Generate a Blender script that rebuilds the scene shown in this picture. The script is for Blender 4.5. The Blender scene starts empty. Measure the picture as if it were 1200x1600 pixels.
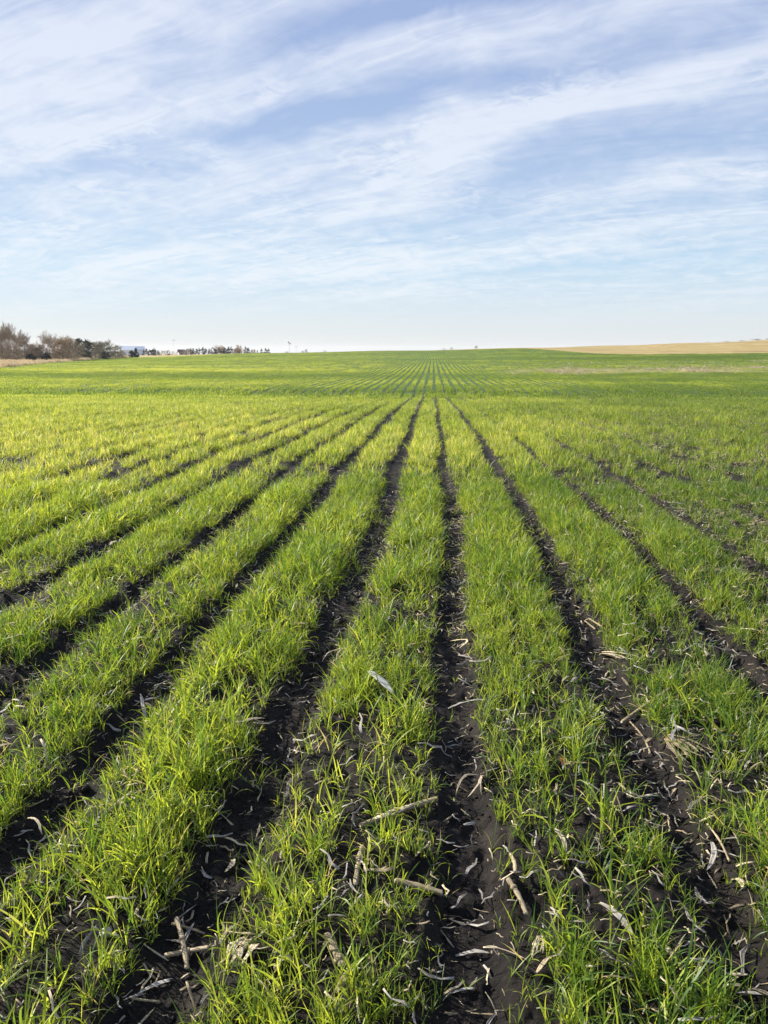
import bpy, bmesh, math, random
import numpy as np
from mathutils import Vector, Matrix

R = math.radians
rng = np.random.default_rng(7)
random.seed(7)
scene = bpy.context.scene
COL = scene.collection

# ------------------------------------------------------------------ camera
CAM_H = 1.58
PITCH, YAW = 12.4, 3.71
cam_d = bpy.data.cameras.new('camera')
cam = bpy.data.objects.new('camera', cam_d)
COL.objects.link(cam)
cam_d.sensor_fit = 'VERTICAL'
cam_d.sensor_height = 36.0
cam_d.lens = 26.0
cam_d.clip_start = 0.05
cam_d.clip_end = 30000
cam.location = (0, 0, CAM_H)
cam.rotation_euler = (R(90 - PITCH), 0, R(YAW))
scene.camera = cam
FPX = 800 / (18.0 / 26.0)          # focal length in pixels of the 1200x1600 photograph
CAM_M = cam.rotation_euler.to_matrix()


def pix_dir(px, py):
    return (CAM_M @ Vector((px - 600, -(py - 800), -FPX))).normalized()


# ------------------------------------------------------------------ light
SUN_EL, SUN_AZ = 27.0, -66.0       # azimuth measured from +Y (the rows), negative = left
sd = Vector((math.sin(R(SUN_AZ)) * math.cos(R(SUN_EL)), math.cos(R(SUN_AZ)) * math.cos(R(SUN_EL)), math.sin(R(SUN_EL))))
sun_d = bpy.data.lights.new('sun', 'SUN')
sun_d.energy = 5.0
sun_d.angle = R(0.6)
sun_d.color = (1.0, 0.93, 0.80)
sun = bpy.data.objects.new('sun', sun_d)
sun.rotation_euler = sd.to_track_quat('Z', 'Y').to_euler()
sun.location = sd * 50
COL.objects.link(sun)

scene.view_settings.view_transform = 'Standard'
scene.view_settings.look = 'None'
scene.view_settings.gamma = 1.0
scene.view_settings.use_curve_mapping = False
scene.view_settings.exposure = 1.15
scene.cycles.max_bounces = 6
scene.cycles.transparent_max_bounces = 8
scene.cycles.transmission_bounces = 4
scene.cycles.diffuse_bounces = 3
scene.cycles.caustics_reflective = False
scene.cycles.caustics_refractive = False


class NT:
    """small helper for building node trees"""
    def __init__(self, tree):
        self.t = tree
        self.n = tree.nodes
        self.l = tree.links

    def node(self, kind, **kw):
        nd = self.n.new(kind)
        for k, v in kw.items():
            setattr(nd, k, v)
        return nd

    def put(self, sock, v):
        if isinstance(v, bpy.types.NodeSocket):
            self.l.new(v, sock)
        elif v is not None:
            sock.default_value = v

    def math(self, op, a, b=None, c=None, clamp=False):
        nd = self.node('ShaderNodeMath', operation=op, use_clamp=clamp)
        self.put(nd.inputs[0], a)
        if b is not None:
            self.put(nd.inputs[1], b)
        if c is not None:
            self.put(nd.inputs[2], c)
        return nd.outputs[0]

    def mix(self, f, a, b, mode='MIX'):
        nd = self.node('ShaderNodeMix', data_type='RGBA', blend_type=mode)
        self.put(nd.inputs[0], f)
        self.put(nd.inputs[6], a)
        self.put(nd.inputs[7], b)
        return nd.outputs[2]

    def noise(self, vec, scale, detail=4, rough=0.5, dist=0.0, color=False):
        nd = self.node('ShaderNodeTexNoise')
        if vec is not None:
            self.put(nd.inputs['Vector'], vec)
        nd.inputs['Scale'].default_value = scale
        nd.inputs['Detail'].default_value = detail
        nd.inputs['Roughness'].default_value = rough
        nd.inputs['Distortion'].default_value = dist
        return nd.outputs['Color' if color else 'Fac']

    def ramp(self, f, stops, interp='LINEAR'):
        nd = self.node('ShaderNodeValToRGB')
        nd.color_ramp.interpolation = interp
        el = nd.color_ramp.elements
        while len(el) < len(stops):
            el.new(0.5)
        for e, (p, c) in zip(el, stops):
            e.position = p
            e.color = c if len(c) == 4 else (*c, 1)
        self.put(nd.inputs[0], f)
        return nd.outputs[0]

    def maprange(self, v, a, b, c=0.0, d=1.0, smooth=True):
        nd = self.node('ShaderNodeMapRange', interpolation_type='SMOOTHSTEP' if smooth else 'LINEAR')
        self.put(nd.inputs[0], v)
        for i, x in zip((1, 2, 3, 4), (a, b, c, d)):
            self.put(nd.inputs[i], x)
        return nd.outputs[0]


# ------------------------------------------------------------------ sky
world = bpy.data.worlds.new('World')
scene.world = world
world.use_nodes = True
N = NT(world.node_tree)
N.n.clear()
sky = N.node('ShaderNodeTexSky', sky_type='NISHITA')
sky.sun_disc = False
sky.sun_elevation = R(SUN_EL)
sky.sun_rotation = R(SUN_AZ)
sky.altitude = 400
sky.air_density = 1.0
sky.dust_density = 0.6
sky.ozone_density = 2.4
tc = N.node('ShaderNodeTexCoord')
sep = N.node('ShaderNodeSeparateXYZ')
N.l.new(tc.outputs['Generated'], sep.inputs[0])
dx, dy, dz = sep.outputs
zc = N.math('MAXIMUM', dz, 0.0)
# cloud sheet seen from below: direction projected on a level plane
den = N.math('ADD', zc, 0.14)
pxn = N.math('DIVIDE', dx, den)
pyn = N.math('DIVIDE', dy, den)
comb = N.node('ShaderNodeCombineXYZ')
N.put(comb.inputs[0], pxn)
N.put(comb.inputs[1], pyn)
mp = N.node('ShaderNodeMapping')
mp.vector_type = 'POINT'
N.l.new(comb.outputs[0], mp.inputs['Vector'])
mp.inputs['Rotation'].default_value = (0, 0, R(-152))
mp2 = N.node('ShaderNodeMapping')
N.l.new(mp.outputs[0], mp2.inputs['Vector'])
mp2.inputs['Scale'].default_value = (0.32, 1.55, 1)
# gentle warp
wn = N.noise(mp.outputs[0], 0.9, 3, 0.5, color=True)
wadd = N.node('ShaderNodeVectorMath', operation='MULTIPLY_ADD')
N.put(wadd.inputs[0], wn)
wadd.inputs[1].default_value = (0.7, 1.0, 0)
N.put(wadd.inputs[2], mp2.outputs[0])
streak = N.noise(wadd.outputs[0], 1.5, 7, 0.52, 0.35)
fine = N.noise(wadd.outputs[0], 5.0, 8, 0.62, 0.8)
puff = N.noise(comb.outputs[0], 7.0, 6, 0.6, 0.8)
# broad placement of cloud banks and blue gaps in direction space (u = x/y, v = z/y)
yc = N.math('MAXIMUM', dy, 0.08)
wcol = N.noise(comb.outputs[0], 2.2, 4, 0.55, color=True)
wsep = N.node('ShaderNodeSeparateXYZ')
N.l.new(wcol, wsep.inputs[0])
u = N.math('ADD', N.math('DIVIDE', dx, yc), N.math('MULTIPLY_ADD', wsep.outputs[0], 0.16, -0.08))
v = N.math('ADD', N.math('DIVIDE', dz, yc), N.math('MULTIPLY_ADD', wsep.outputs[1], 0.07, -0.035))


def sky_uv(px, py):
    d = pix_dir(px, py)
    return d.x / d.y, d.z / d.y


BANKS = [   # centre px, py, half length px, half width px, angle (deg, up to the right), amount
    (60, 70, 260, 75, 12, .55), (520, 95, 430, 32, 13, .42), (900, 30, 260, 26, 12, .40),
    (110, 205, 170, 26, 14, .38), (560, 225, 330, 30, 12, .34), (1000, 130, 330, 26, 15, .38),
    (640, 290, 130, 40, 22, .30), (330, 245, 60, 20, -20, .36), (60, 300, 120, 22, 4, .20),
    (330, 320, 260, 40, 6, .14), (1050, 290, 260, 20, 8, .26), (200, 400, 300, 28, 0, .26), (560, 415, 160, 24, 3, .24),
    (900, 370, 200, 20, 8, .16), (250, 440, 500, 18, 0, .16),
    (470, 45, 330, 22, 6, -.35), (760, 15, 200, 20, 6, -.34), (240, 160, 260, 20, 10, -.22), (520, 178, 130, 16, 10, -.40),
    (330, 205, 90, 12, 8, -.30), (820, 105, 230, 18, 12, -.34), (1120, 60, 130, 22, 14, -.28),
    (1010, 215, 250, 28, 14, -.26), (800, 290, 90, 26, 30, -.26), (150, 265, 120, 18, 6, -.22),
    (1130, 195, 120, 16, 10, -.14), (940, 420, 300, 40, 5, -.12),
]
acc = None
for (px, py, L, W, ang, amt) in BANKS:
    u0, v0 = sky_uv(px, py)
    c, s = math.cos(R(ang)), math.sin(R(ang))
    L_, W_ = L / FPX * 1.02, W / FPX * 0.92
    du = N.math('SUBTRACT', u, u0)
    dv = N.math('SUBTRACT', v, v0)
    a = N.math('ADD', N.math('MULTIPLY', du, c / L_), N.math('MULTIPLY', dv, s / L_))
    b = N.math('ADD', N.math('MULTIPLY', du, -s / W_), N.math('MULTIPLY', dv, c / W_))
    q = N.math('ADD', N.math('MULTIPLY', a, a), N.math('MULTIPLY', b, b))
    g = N.math('MULTIPLY', N.math('EXPONENT', N.math('MULTIPLY', q, -0.8)), amt)
    acc = g if acc is None else N.math('ADD', acc, g)
front = N.maprange(dy, 0.0, 0.35)
acc = N.math('MULTIPLY', acc, front)
base = N.math('MULTIPLY_ADD', streak, 1.5, -0.30)
base = N.math('ADD', base, N.math('MULTIPLY_ADD', fine, .8, -0.40))
pz = N.maprange(dz, 0.05, 0.26, 1.5, .8)
base = N.math('ADD', base, N.math('MULTIPLY', N.math('SUBTRACT', puff, 0.5), pz))
# fibres: very thin streaks across the banks, and small broken flecks
mp3 = N.node('ShaderNodeMapping')
N.l.new(mp.outputs[0], mp3.inputs['Vector'])
mp3.inputs['Rotation'].default_value = (0, 0, R(9))
mp3.inputs['Scale'].default_value = (0.8, 6.0, 1)
wadd3 = N.node('ShaderNodeVectorMath', operation='MULTIPLY_ADD')
N.put(wadd3.inputs[0], wn)
wadd3.inputs[1].default_value = (0.6, 2.2, 0)
N.put(wadd3.inputs[2], mp3.outputs[0])
fibre = N.noise(wadd3.outputs[0], 2.2, 7, 0.62, 1.2)
patchy = N.maprange(N.noise(comb.outputs[0], 1.7, 3), .35, .65, .2, 1.0)
base = N.math('ADD', base, N.math('MULTIPLY', N.math('MULTIPLY', N.math('SUBTRACT', fibre, 0.5), .85), patchy))
fleck_ = N.noise(comb.outputs[0], 16.0, 5, 0.6, 1.0)
base = N.math('ADD', base, N.math('MULTIPLY', N.math('MULTIPLY', N.math('SUBTRACT', fleck_, 0.5), 1.5), N.maprange(N.noise(comb.outputs[0], 2.6, 2), .50, .68)))
acc = N.math('MULTIPLY', acc, N.math('MULTIPLY_ADD', fibre, .9, .55))
cover = N.math('ADD', base, acc)
low = N.maprange(dz, 0.01, 0.085)
cover = N.math('MULTIPLY', cover, low)
cover = N.math('MULTIPLY', cover, N.maprange(cover, -0.1, 0.9, 0.6, 1.0), clamp=True)
grad = N.ramp(dz, [(0.0, (.79, .82, .845)), (.035, (.73, .80, .86)), (.10, (.55, .73, .90)), (.20, (.44, .58, .82)), (.36, (.37, .48, .75)), (1.0, (.16, .27, .60))])
gradx = N.mix(1.0, grad, (9.5, 9.5, 9.5, 1), 'MULTIPLY')
skyc = N.mix(0.86, sky.outputs[0], gradx)
cloudc = N.ramp(dz, [(0.0, (.86, .90, .93)), (.16, (.84, .89, .96)), (.36, (.79, .84, .95))])
cloudc = N.mix(1.0, cloudc, (9.5, 9.5, 9.5, 1), 'MULTIPLY')
cl = N.mix(N.math('MULTIPLY', cover, 0.80), skyc, cloudc)
bg = N.node('ShaderNodeBackground')
N.l.new(cl, bg.inputs[0])
bg.inputs[1].default_value = 0.050
wo = N.node('ShaderNodeOutputWorld')
N.l.new(bg.outputs[0], wo.inputs[0])
world.cycles.sampling_method = 'MANUAL'
world.cycles.sample_map_resolution = 512


# ------------------------------------------------------------------ numeric helpers
def smooth(a, b, x):
    t = np.clip((x - a) / (b - a), 0, 1)
    return t * t * (3 - 2 * t)


def hash2(i, j, seed):
    h = (i.astype(np.int64) * 374761393 + j.astype(np.int64) * 668265263 + seed * 1442695041) & 0xFFFFFFFF
    h = ((h ^ (h >> 13)) * 1274126177) & 0xFFFFFFFF
    h = h ^ (h >> 16)
    return (h & 0xFFFFFF) / float(0xFFFFFF)


def vnoise(x, y, seed=0):
    xi, yi = np.floor(x), np.floor(y)
    fx, fy = x - xi, y - yi
    fx, fy = fx * fx * (3 - 2 * fx), fy * fy * (3 - 2 * fy)
    a, b = hash2(xi, yi, seed), hash2(xi + 1, yi, seed)
    c, d = hash2(xi, yi + 1, seed), hash2(xi + 1, yi + 1, seed)
    return (a * (1 - fx) + b * fx) * (1 - fy) + (c * (1 - fx) + d * fx) * fy


def fbm(x, y, seed=0, oct=4):
    s, a, t = 0, 1.0, 0
    for k in range(oct):
        s = s + a * vnoise(x * 2 ** k + 17.3 * k, y * 2 ** k - 9.1 * k, seed + k)
        t += a
        a *= 0.5
    return s / t


# rows of the crop: bare wheel furrows run along +Y at these x
SP = 0.72
TR = {
    0: ([1.5, 2.3, 2.7, 4.3, 7.2, 15, 25, 50], [-.65, -.615, -.585, -.53, -.48, -.46, -.50, -.56]),
    1: ([1.5, 25, 50], [.142, .172, .13]),
    2: ([1.5, 7, 15, 25, 50], [.86, .89, .94, .91, .86]),
    -1: ([1.5, 4, 15, 50], [-1.29, -1.28, -1.21, -1.29]),
    -2: ([1.5, 25, 50], [-1.94, -1.94, -2.01]),
    3: ([1.5, 50], [1.62, 1.59]),
    4: ([1.5, 50], [2.36, 2.31]),
}
WID = {0: .108, 1: .088, 2: .088, -1: .095, -2: .092, -3: .088, 3: .052, 4: .038}
KMIN, KMAX = -420, 420


def track_x(k, y):
    if k in TR:
        return np.interp(y, TR[k][0], TR[k][1])
    if k < 0:
        return np.interp(y, *TR[-2]) + (k + 2) * SP
    return np.interp(y, *TR[4]) + (k - 4) * SP


def row_info(x, y):
    """distance to the nearest furrow centre, furrow half width there, band phase 0..1"""
    x = np.asarray(x, float)
    y = np.asarray(y, float)
    wob = 0.075 * (vnoise(y * 0.28, x * 0 + 8.1, 13) - .5) + 0.03 * (vnoise(y * 0.9, x * 0 + 3.1, 11) - .5) + 0.02 * (vnoise(y * 3.1, x * 0 + 1.7, 12) - .5)
    x = x + wob
    b2 = np.interp(y, *TR[-2])
    t4 = np.interp(y, *TR[4])
    left = -2 + (x - b2) / SP
    right = 4 + (x - t4) / SP
    inner_k = np.array([-2, -1, 0, 1, 2, 3, 4])
    tx = np.stack([track_x(int(k), y) for k in inner_k])
    ph = np.where(x < b2, left, right)
    for i in range(6):
        m = (x >= tx[i]) & (x < tx[i + 1])
        ph = np.where(m, inner_k[i] + (x - tx[i]) / (tx[i + 1] - tx[i]), ph)
    k = np.round(ph)
    dist = np.abs(ph - k) * SP
    wid = np.full(x.shape, .088)
    for kk, w in WID.items():
        wid = np.where(k == kk, w, wid)
    wid = np.where(k > 4, .030, wid)
    wid = wid * (1 - .25 * smooth(3.5, 2.2, y) * smooth(.4, .8, x))
    wid = wid * (1 + .5 * (vnoise(y * 2.2, k * 3.3, 21) - .5)) * (1 + .22 * (vnoise(y * .4, k * 5.1, 23) - .5))
    wid = wid * (1 + .30 * smooth(6, 14, y) * smooth(0, -1.5, x))
    return dist, wid, ph


US = np.array([-.75, -.58, -.49, -.41, -.22, -.03, .13, .24, .34, .46, .7])
SS = np.array([0, 3, 5, 10, 15, 20, 25, 31, 40, 46, 51, 55, 62, 75, 103, 150, 200, 260, 320, 400, 500, 700, 1500, 6000.])


def _r(*a):
    return list(a) if len(a) == 11 else [a[0]] * 11


ZT = np.array([
    _r(0), _r(0), _r(0), _r(-.05), _r(-.17), _r(-.32), _r(-.47), _r(-.72), _r(-1.12), _r(-1.38), _r(-1.55), _r(-1.32), _r(-1.34), _r(-1.42),
    _r(-1.5, -1.5, -1.5, -1.5, -1.5, -1.5, -1.48, -1.4, -1.3, -1.2, -1.1),
    _r(-1.5, -1.5, -1.5, -1.45, -1.4, -1.35, -1.2, -1.1, -1.0, -.8, -.5),
    _r(-1.7, -1.7, -1.8, -1.7, -1.3, -1.0, -.7, -.6, -.3, .1, .6),
    _r(-2.0, -2.1, -2.2, -2.0, -.75, 0, .5, .45, .9, 1.35, 2),
    _r(-2.4, -2.5, -2.4, -2.0, -.1, 1.0, 2.1, 2.0, 2.9, 4.0, 5.5),
    _r(-2.8, -2.9, -2.7, -2.3, -.35, .9, 2.3, 3.6, 4.9, 6.5, 8),
    _r(-3.3, -3.3, -3.1, -2.7, -.9, .2, 1.4, 3.2, 4.7, 6.9, 8.4),
    _r(-4, -4, -4, -3.6, -2.6, -2, -1, 0, 1, 2, 3),
    _r(-8), _r(-32)])
LS = np.log(SS + 4)


def base_z(x, y):
    x = np.asarray(x, float)
    y = np.asarray(y, float)
    r = np.hypot(x, y)
    cosm = math.cos(R(40))
    s = np.where(y > r * cosm, y, r * cosm)
    s = np.where((r < 40), s * 0 + np.maximum(y, 0) * smooth(40, 10, r) + s * smooth(10, 40, r), s)
    uu = np.clip(x / np.maximum(s, 1e-3), US[0], US[-1])
    ls = np.log(s + 4)
    i = np.clip(np.searchsorted(LS, ls, side='right') - 1, 0, len(SS) - 2)
    j = np.clip(np.searchsorted(US, uu, side='right') - 1, 0, len(US) - 2)
    fs = np.clip((ls - LS[i]) / (LS[i + 1] - LS[i]), 0, 1)
    fu = np.clip((uu - US[j]) / (US[j + 1] - US[j]), 0, 1)

    def m(ii, jj):
        return ZT[np.clip(ii, 0, len(SS) - 1), np.clip(jj, 0, len(US) - 1)]

    def slope_i(ii, jj):
        a, b = np.clip(ii - 1, 0, len(SS) - 1), np.clip(ii + 1, 0, len(SS) - 1)
        return (m(b, jj) - m(a, jj)) / (LS[b] - LS[a])

    def col(jj):   # Hermite along s
        h = LS[i + 1] - LS[i]
        p0, p1 = m(i, jj), m(i + 1, jj)
        t0, t1 = slope_i(i, jj) * h, slope_i(i + 1, jj) * h
        f = fs
        return (2 * f ** 3 - 3 * f ** 2 + 1) * p0 + (f ** 3 - 2 * f ** 2 + f) * t0 + (-2 * f ** 3 + 3 * f ** 2) * p1 + (f ** 3 - f ** 2) * t1
    f2 = fu * fu * (3 - 2 * fu)
    return col(j) * (1 - f2) + col(j + 1) * f2


def edge_left(y):
    return np.interp(y, [0, 60, 128, 230, 300, 340, 420], [-60, -52, -75, -112, -137, -138, -138])


def right_boundary(x, y):
    """distance (m) past the far right edge of the green crop, positive on the tan field"""
    uu = x / np.maximum(y, 1)
    s = np.interp(uu, [-.2, .12, .17, .21, .28, .46, .9], [345, 310, 278, 252, 235, 228, 220])
    return y - s


def field_dry(x, y):
    """1 on dry tan ground: the strip left of the crop, the field beyond, and the stubble on the right"""
    y = np.asarray(y, float)
    j = 2.5 * (fbm(x * .08, y * .08, 31) - .5)
    l = smooth(1.0, -1.0, x - edge_left(y) + j)
    r = smooth(-2, 2, right_boundary(x, y) + j)
    return np.clip(np.maximum(l, r) * (y > 20), 0, 1)


def thin_patch(x, y):
    """where the crop is thin and the old stubble shows"""
    a = np.exp(-((y - 109 - 6 * (fbm(x * .03, y * .01, 41) - .5)) / 11) ** 2) * smooth(.07, .16, x / np.maximum(y, 1)) * 1.3 * (.45 + .9 * smooth(.3, .6, fbm(x * .15, y * .04, 45, 3)))
    b = np.exp(-((y - 150) / 9) ** 2) * smooth(.02, .2, x / np.maximum(y, 1)) * .25
    c = smooth(1.5, 2.6, x) * smooth(30, 18, y) * smooth(.10, .20, x / np.maximum(y, .5)) * .36 * (.4 + 1.2 * fbm(x * .8, y * .5, 43, 3))
    return np.clip(a + b + c, 0, 1)


def micro_z(x, y):
    r = np.hypot(x, y)
    d, w, ph = row_info(x, y)
    f = smooth(60, 15, r)
    g = smooth(w * 0.45, w * 1.5, d)
    z = (g - 1) * 0.042 * f
    nr = smooth(16, 8, r)
    z = z + nr * (0.020 * (fbm(x * 7, y * 7, 51) - .5) + 0.016 * (fbm(x * 22, y * 22, 55, 3) - .5) * (1.0))
    # clods
    cl = np.clip(fbm(x * 13, y * 13, 57, 3) - .52, 0, 1)
    z = z + nr * .09 * cl + nr * .012 * (vnoise(x * 45, y * 45, 59) - .5) * smooth(7, 4, r)
    return z


def ground_z(x, y):
    return base_z(x, y) + micro_z(x, y)


def gz(x, y):
    return float(ground_z(np.array([x]), np.array([y]))[0])


def at_px(px, py, lift=0.0):
    """where the sight line through a photo pixel meets the ground"""
    d = pix_dir(px, py)
    t = np.concatenate([np.linspace(1, 40, 3000), np.linspace(40, 900, 6000)])
    X, Y, Z = d.x * t, d.y * t, CAM_H + d.z * t
    G = base_z(X, Y) + lift
    k = int(np.argmax(Z < G))
    if not (Z < G).any():
        k = len(t) - 1
    return Vector((X[k], Y[k], gz(X[k], Y[k])))


# ------------------------------------------------------------------ object helpers
def new_mesh(name, verts, faces, mat=None, smooth_=True, attrs=None, parent=None, col=COL):
    me = bpy.data.meshes.new(name)
    verts = np.asarray(verts, np.float32).reshape(-1, 3)
    faces = np.asarray(faces, np.int32)
    me.vertices.add(len(verts))
    me.vertices.foreach_set('co', verts.ravel())
    if len(faces):
        k = faces.shape[1]
        me.loops.add(faces.size)
        me.loops.foreach_set('vertex_index', faces.ravel())
        me.polygons.add(len(faces))
        me.polygons.foreach_set('loop_start', np.arange(0, faces.size, k, dtype=np.int32))
        me.polygons.foreach_set('loop_total', np.full(len(faces), k, np.int32))
        me.polygons.foreach_set('use_smooth', np.full(len(faces), smooth_, bool))
    if attrs:
        for an, arr in attrs.items():
            at = me.attributes.new(an, 'FLOAT', 'POINT')
            at.data.foreach_set('value', np.asarray(arr, np.float32))
    me.update(calc_edges=True)
    me.validate()
    if mat:
        me.materials.append(mat)
    o = bpy.data.objects.new(name, me)
    if col is not None:
        col.objects.link(o)
    if parent:
        o.parent = parent
    return o


def tag(o, label=None, cat=None, group=None, kind=None):
    if label:
        o['label'] = label
    if cat:
        o['category'] = cat
    if group:
        o['group'] = group
    if kind:
        o['kind'] = kind
    return o


def empty(name, loc, rz=0.0):
    o = bpy.data.objects.new(name, None)
    COL.objects.link(o)
    o.location = loc
    o.rotation_euler = (0, 0, rz)
    o.empty_display_size = 0.1
    return o


def copy_tree(o, parent=None):
    c = o.copy()
    COL.objects.link(c)
    c.parent = parent
    for ch in o.children:
        copy_tree(ch, c)
    return c


def new_mat(name):
    m = bpy.data.materials.new(name)
    m.use_nodes = True
    n = NT(m.node_tree)
    n.n.clear()
    out = n.node('ShaderNodeOutputMaterial')
    return m, n, out


def simple_mat(name, c1, c2, scale=20, rough=0.8, transl=0.0, bump=0.0, rand=0.0, stripe=None):
    m, n, out = new_mat(name)
    t = n.node('ShaderNodeTexCoord')
    vec = t.outputs['Object']
    if stripe:
        mpp = n.node('ShaderNodeMapping')
        n.l.new(vec, mpp.inputs['Vector'])
        mpp.inputs['Scale'].default_value = stripe
        vec = mpp.outputs[0]
    f = n.noise(vec, scale, 5, 0.6)
    f = n.maprange(f, 0.3, 0.7)
    c = n.mix(f, (*c1, 1), (*c2, 1))
    if rand:
        oi = n.node('ShaderNodeObjectInfo')
        hsv = n.node('ShaderNodeHueSaturation')
        n.put(hsv.inputs['Value'], n.maprange(oi.outputs['Random'], 0, 1, 1 - rand, 1 + rand, smooth=False))
        n.put(hsv.inputs['Color'], c)
        c = hsv.outputs[0]
    p = n.node('ShaderNodeBsdfPrincipled')
    n.put(p.inputs['Base Color'], c)
    p.inputs['Roughness'].default_value = rough
    p.inputs['Specular IOR Level'].default_value = 0.3
    if bump:
        b = n.node('ShaderNodeBump')
        b.inputs['Strength'].default_value = bump
        b.inputs['Distance'].default_value = 0.01
        n.put(b.inputs['Height'], f)
        n.l.new(b.outputs[0], p.inputs['Normal'])
    if transl:
        tr = n.node('ShaderNodeBsdfTranslucent')
        n.put(tr.inputs[0], c)
        ms = n.node('ShaderNodeMixShader')
        ms.inputs[0].default_value = transl
        n.l.new(p.outputs[0], ms.inputs[1])
        n.l.new(tr.outputs[0], ms.inputs[2])
        n.l.new(ms.outputs[0], out.inputs[0])
    else:
        n.l.new(p.outputs[0], out.inputs[0])
    return m


# ------------------------------------------------------------------ materials
def make_ground_mat():
    m, n, out = new_mat('field_soil')
    t = n.node('ShaderNodeTexCoord')
    P = t.outputs['Object']
    big = n.noise(P, 0.6, 4)
    mid = n.noise(P, 9.0, 5, 0.6)
    fin = n.noise(P, 60.0, 4, 0.65)
    soil = n.mix(n.maprange(mid, .35, .68), (.0050, .0038, .0035, 1), (.015, .0112, .0094, 1))
    soil = n.mix(n.maprange(fin, .52, .75, 0, .6), soil, (.028, .021, .017, 1))
    soil = n.mix(n.maprange(n.noise(P, 2.6, 5, .6), .48, .68, 0, .55), soil, (.034, .027, .023, 1))
    # chaff flecks
    vor = n.node('ShaderNodeTexVoronoi', feature='F1')
    vor.inputs['Scale'].default_value = 55
    sm = n.node('ShaderNodeMapping')
    n.l.new(P, sm.inputs['Vector'])
    sm.inputs['Scale'].default_value = (1.0, .45, 1)
    n.put(vor.inputs['Vector'], sm.outputs[0])
    vs = n.node('ShaderNodeSeparateXYZ')
    n.l.new(vor.outputs['Color'], vs.inputs[0])
    fleck = n.math('MULTIPLY', n.math('LESS_THAN', vor.outputs['Distance'], 0.16), n.math('GREATER_THAN', vs.outputs[0], n.maprange(mid, .3, .7, .97, .80)))
    soil = n.mix(n.math('MULTIPLY', fleck, .8), soil, (.30, .23, .14, 1))
    at = n.node('ShaderNodeAttribute', attribute_name='green')
    ad = n.node('ShaderNodeAttribute', attribute_name='dry')
    ath = n.node('ShaderNodeAttribute', attribute_name='thin')
    sp = n.node('ShaderNodeSeparateXYZ')
    n.l.new(P, sp.inputs[0])
    # crop cover of the far rows, with the bare furrow between the bands
    fr = n.math('FRACT', n.math('DIVIDE', n.math('SUBTRACT', sp.outputs[0], 0.13), SP))
    dd = n.math('ABSOLUTE', n.math('SUBTRACT', fr, 0.5))
    fur = n.math('MULTIPLY', n.maprange(dd, 0.31, 0.44, 0.0, 0.55), n.maprange(sp.outputs[1], 90, 240, 1.0, .25))
    g1 = n.mix(n.maprange(n.noise(P, .05, 5), .35, .65), (.045, .100, .018, 1), (.090, .145, .024, 1))
    g1 = n.mix(n.maprange(n.noise(P, 3.0, 4, .7), .3, .7, 0, .7), g1, (.055, .11, .018, 1))
    straw = n.mix(n.maprange(n.noise(P, 2.0, 5, .7), .35, .65), (.20, .18, .06, 1), (.46, .37, .16, 1))
    cropc = n.mix(n.math('MULTIPLY', ath.outputs['Fac'], n.maprange(n.noise(P, .8, 5, .75), .35, .6)), g1, straw)
    cropc = n.mix(fur, cropc, n.mix(ath.outputs['Fac'], (.022, .035, .014, 1), (.10, .08, .045, 1)))
    c = n.mix(at.outputs['Fac'], soil, cropc)
    sx = n.node('ShaderNodeMapping')
    n.l.new(P, sx.inputs['Vector'])
    sx.inputs['Scale'].default_value = (.006, .022, 1)
    d1 = n.noise(sx.outputs[0], 1.6, 5, .6)
    dryc = n.ramp(d1, [(.36, (.24, .17, .055)), (.44, (.40, .32, .125)), (.50, (.28, .19, .065)), (.55, (.43, .34, .135)), (.63, (.23, .155, .055))])
    dryc = n.mix(n.maprange(n.noise(P, .35, 6, .75), .3, .7, 0, .35), dryc, (.19, .14, .07, 1))
    c = n.mix(ad.outputs['Fac'], c, dryc)
    p = n.node('ShaderNodeBsdfPrincipled')
    n.put(p.inputs['Base Color'], c)
    p.inputs['Roughness'].default_value = .88
    p.inputs['Specular IOR Level'].default_value = .25
    b = n.node('ShaderNodeBump')
    b.inputs['Strength'].default_value = .9
    b.inputs['Distance'].default_value = .022
    hgt = n.math('ADD', n.math('MULTIPLY', n.noise(P, 34.0, 6, .7), 1.0), n.math('MULTIPLY', mid, .8))
    n.put(b.inputs['Height'], hgt)
    n.l.new(b.outputs[0], p.inputs['Normal'])
    n.l.new(p.outputs[0], out.inputs[0])
    return m


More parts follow.
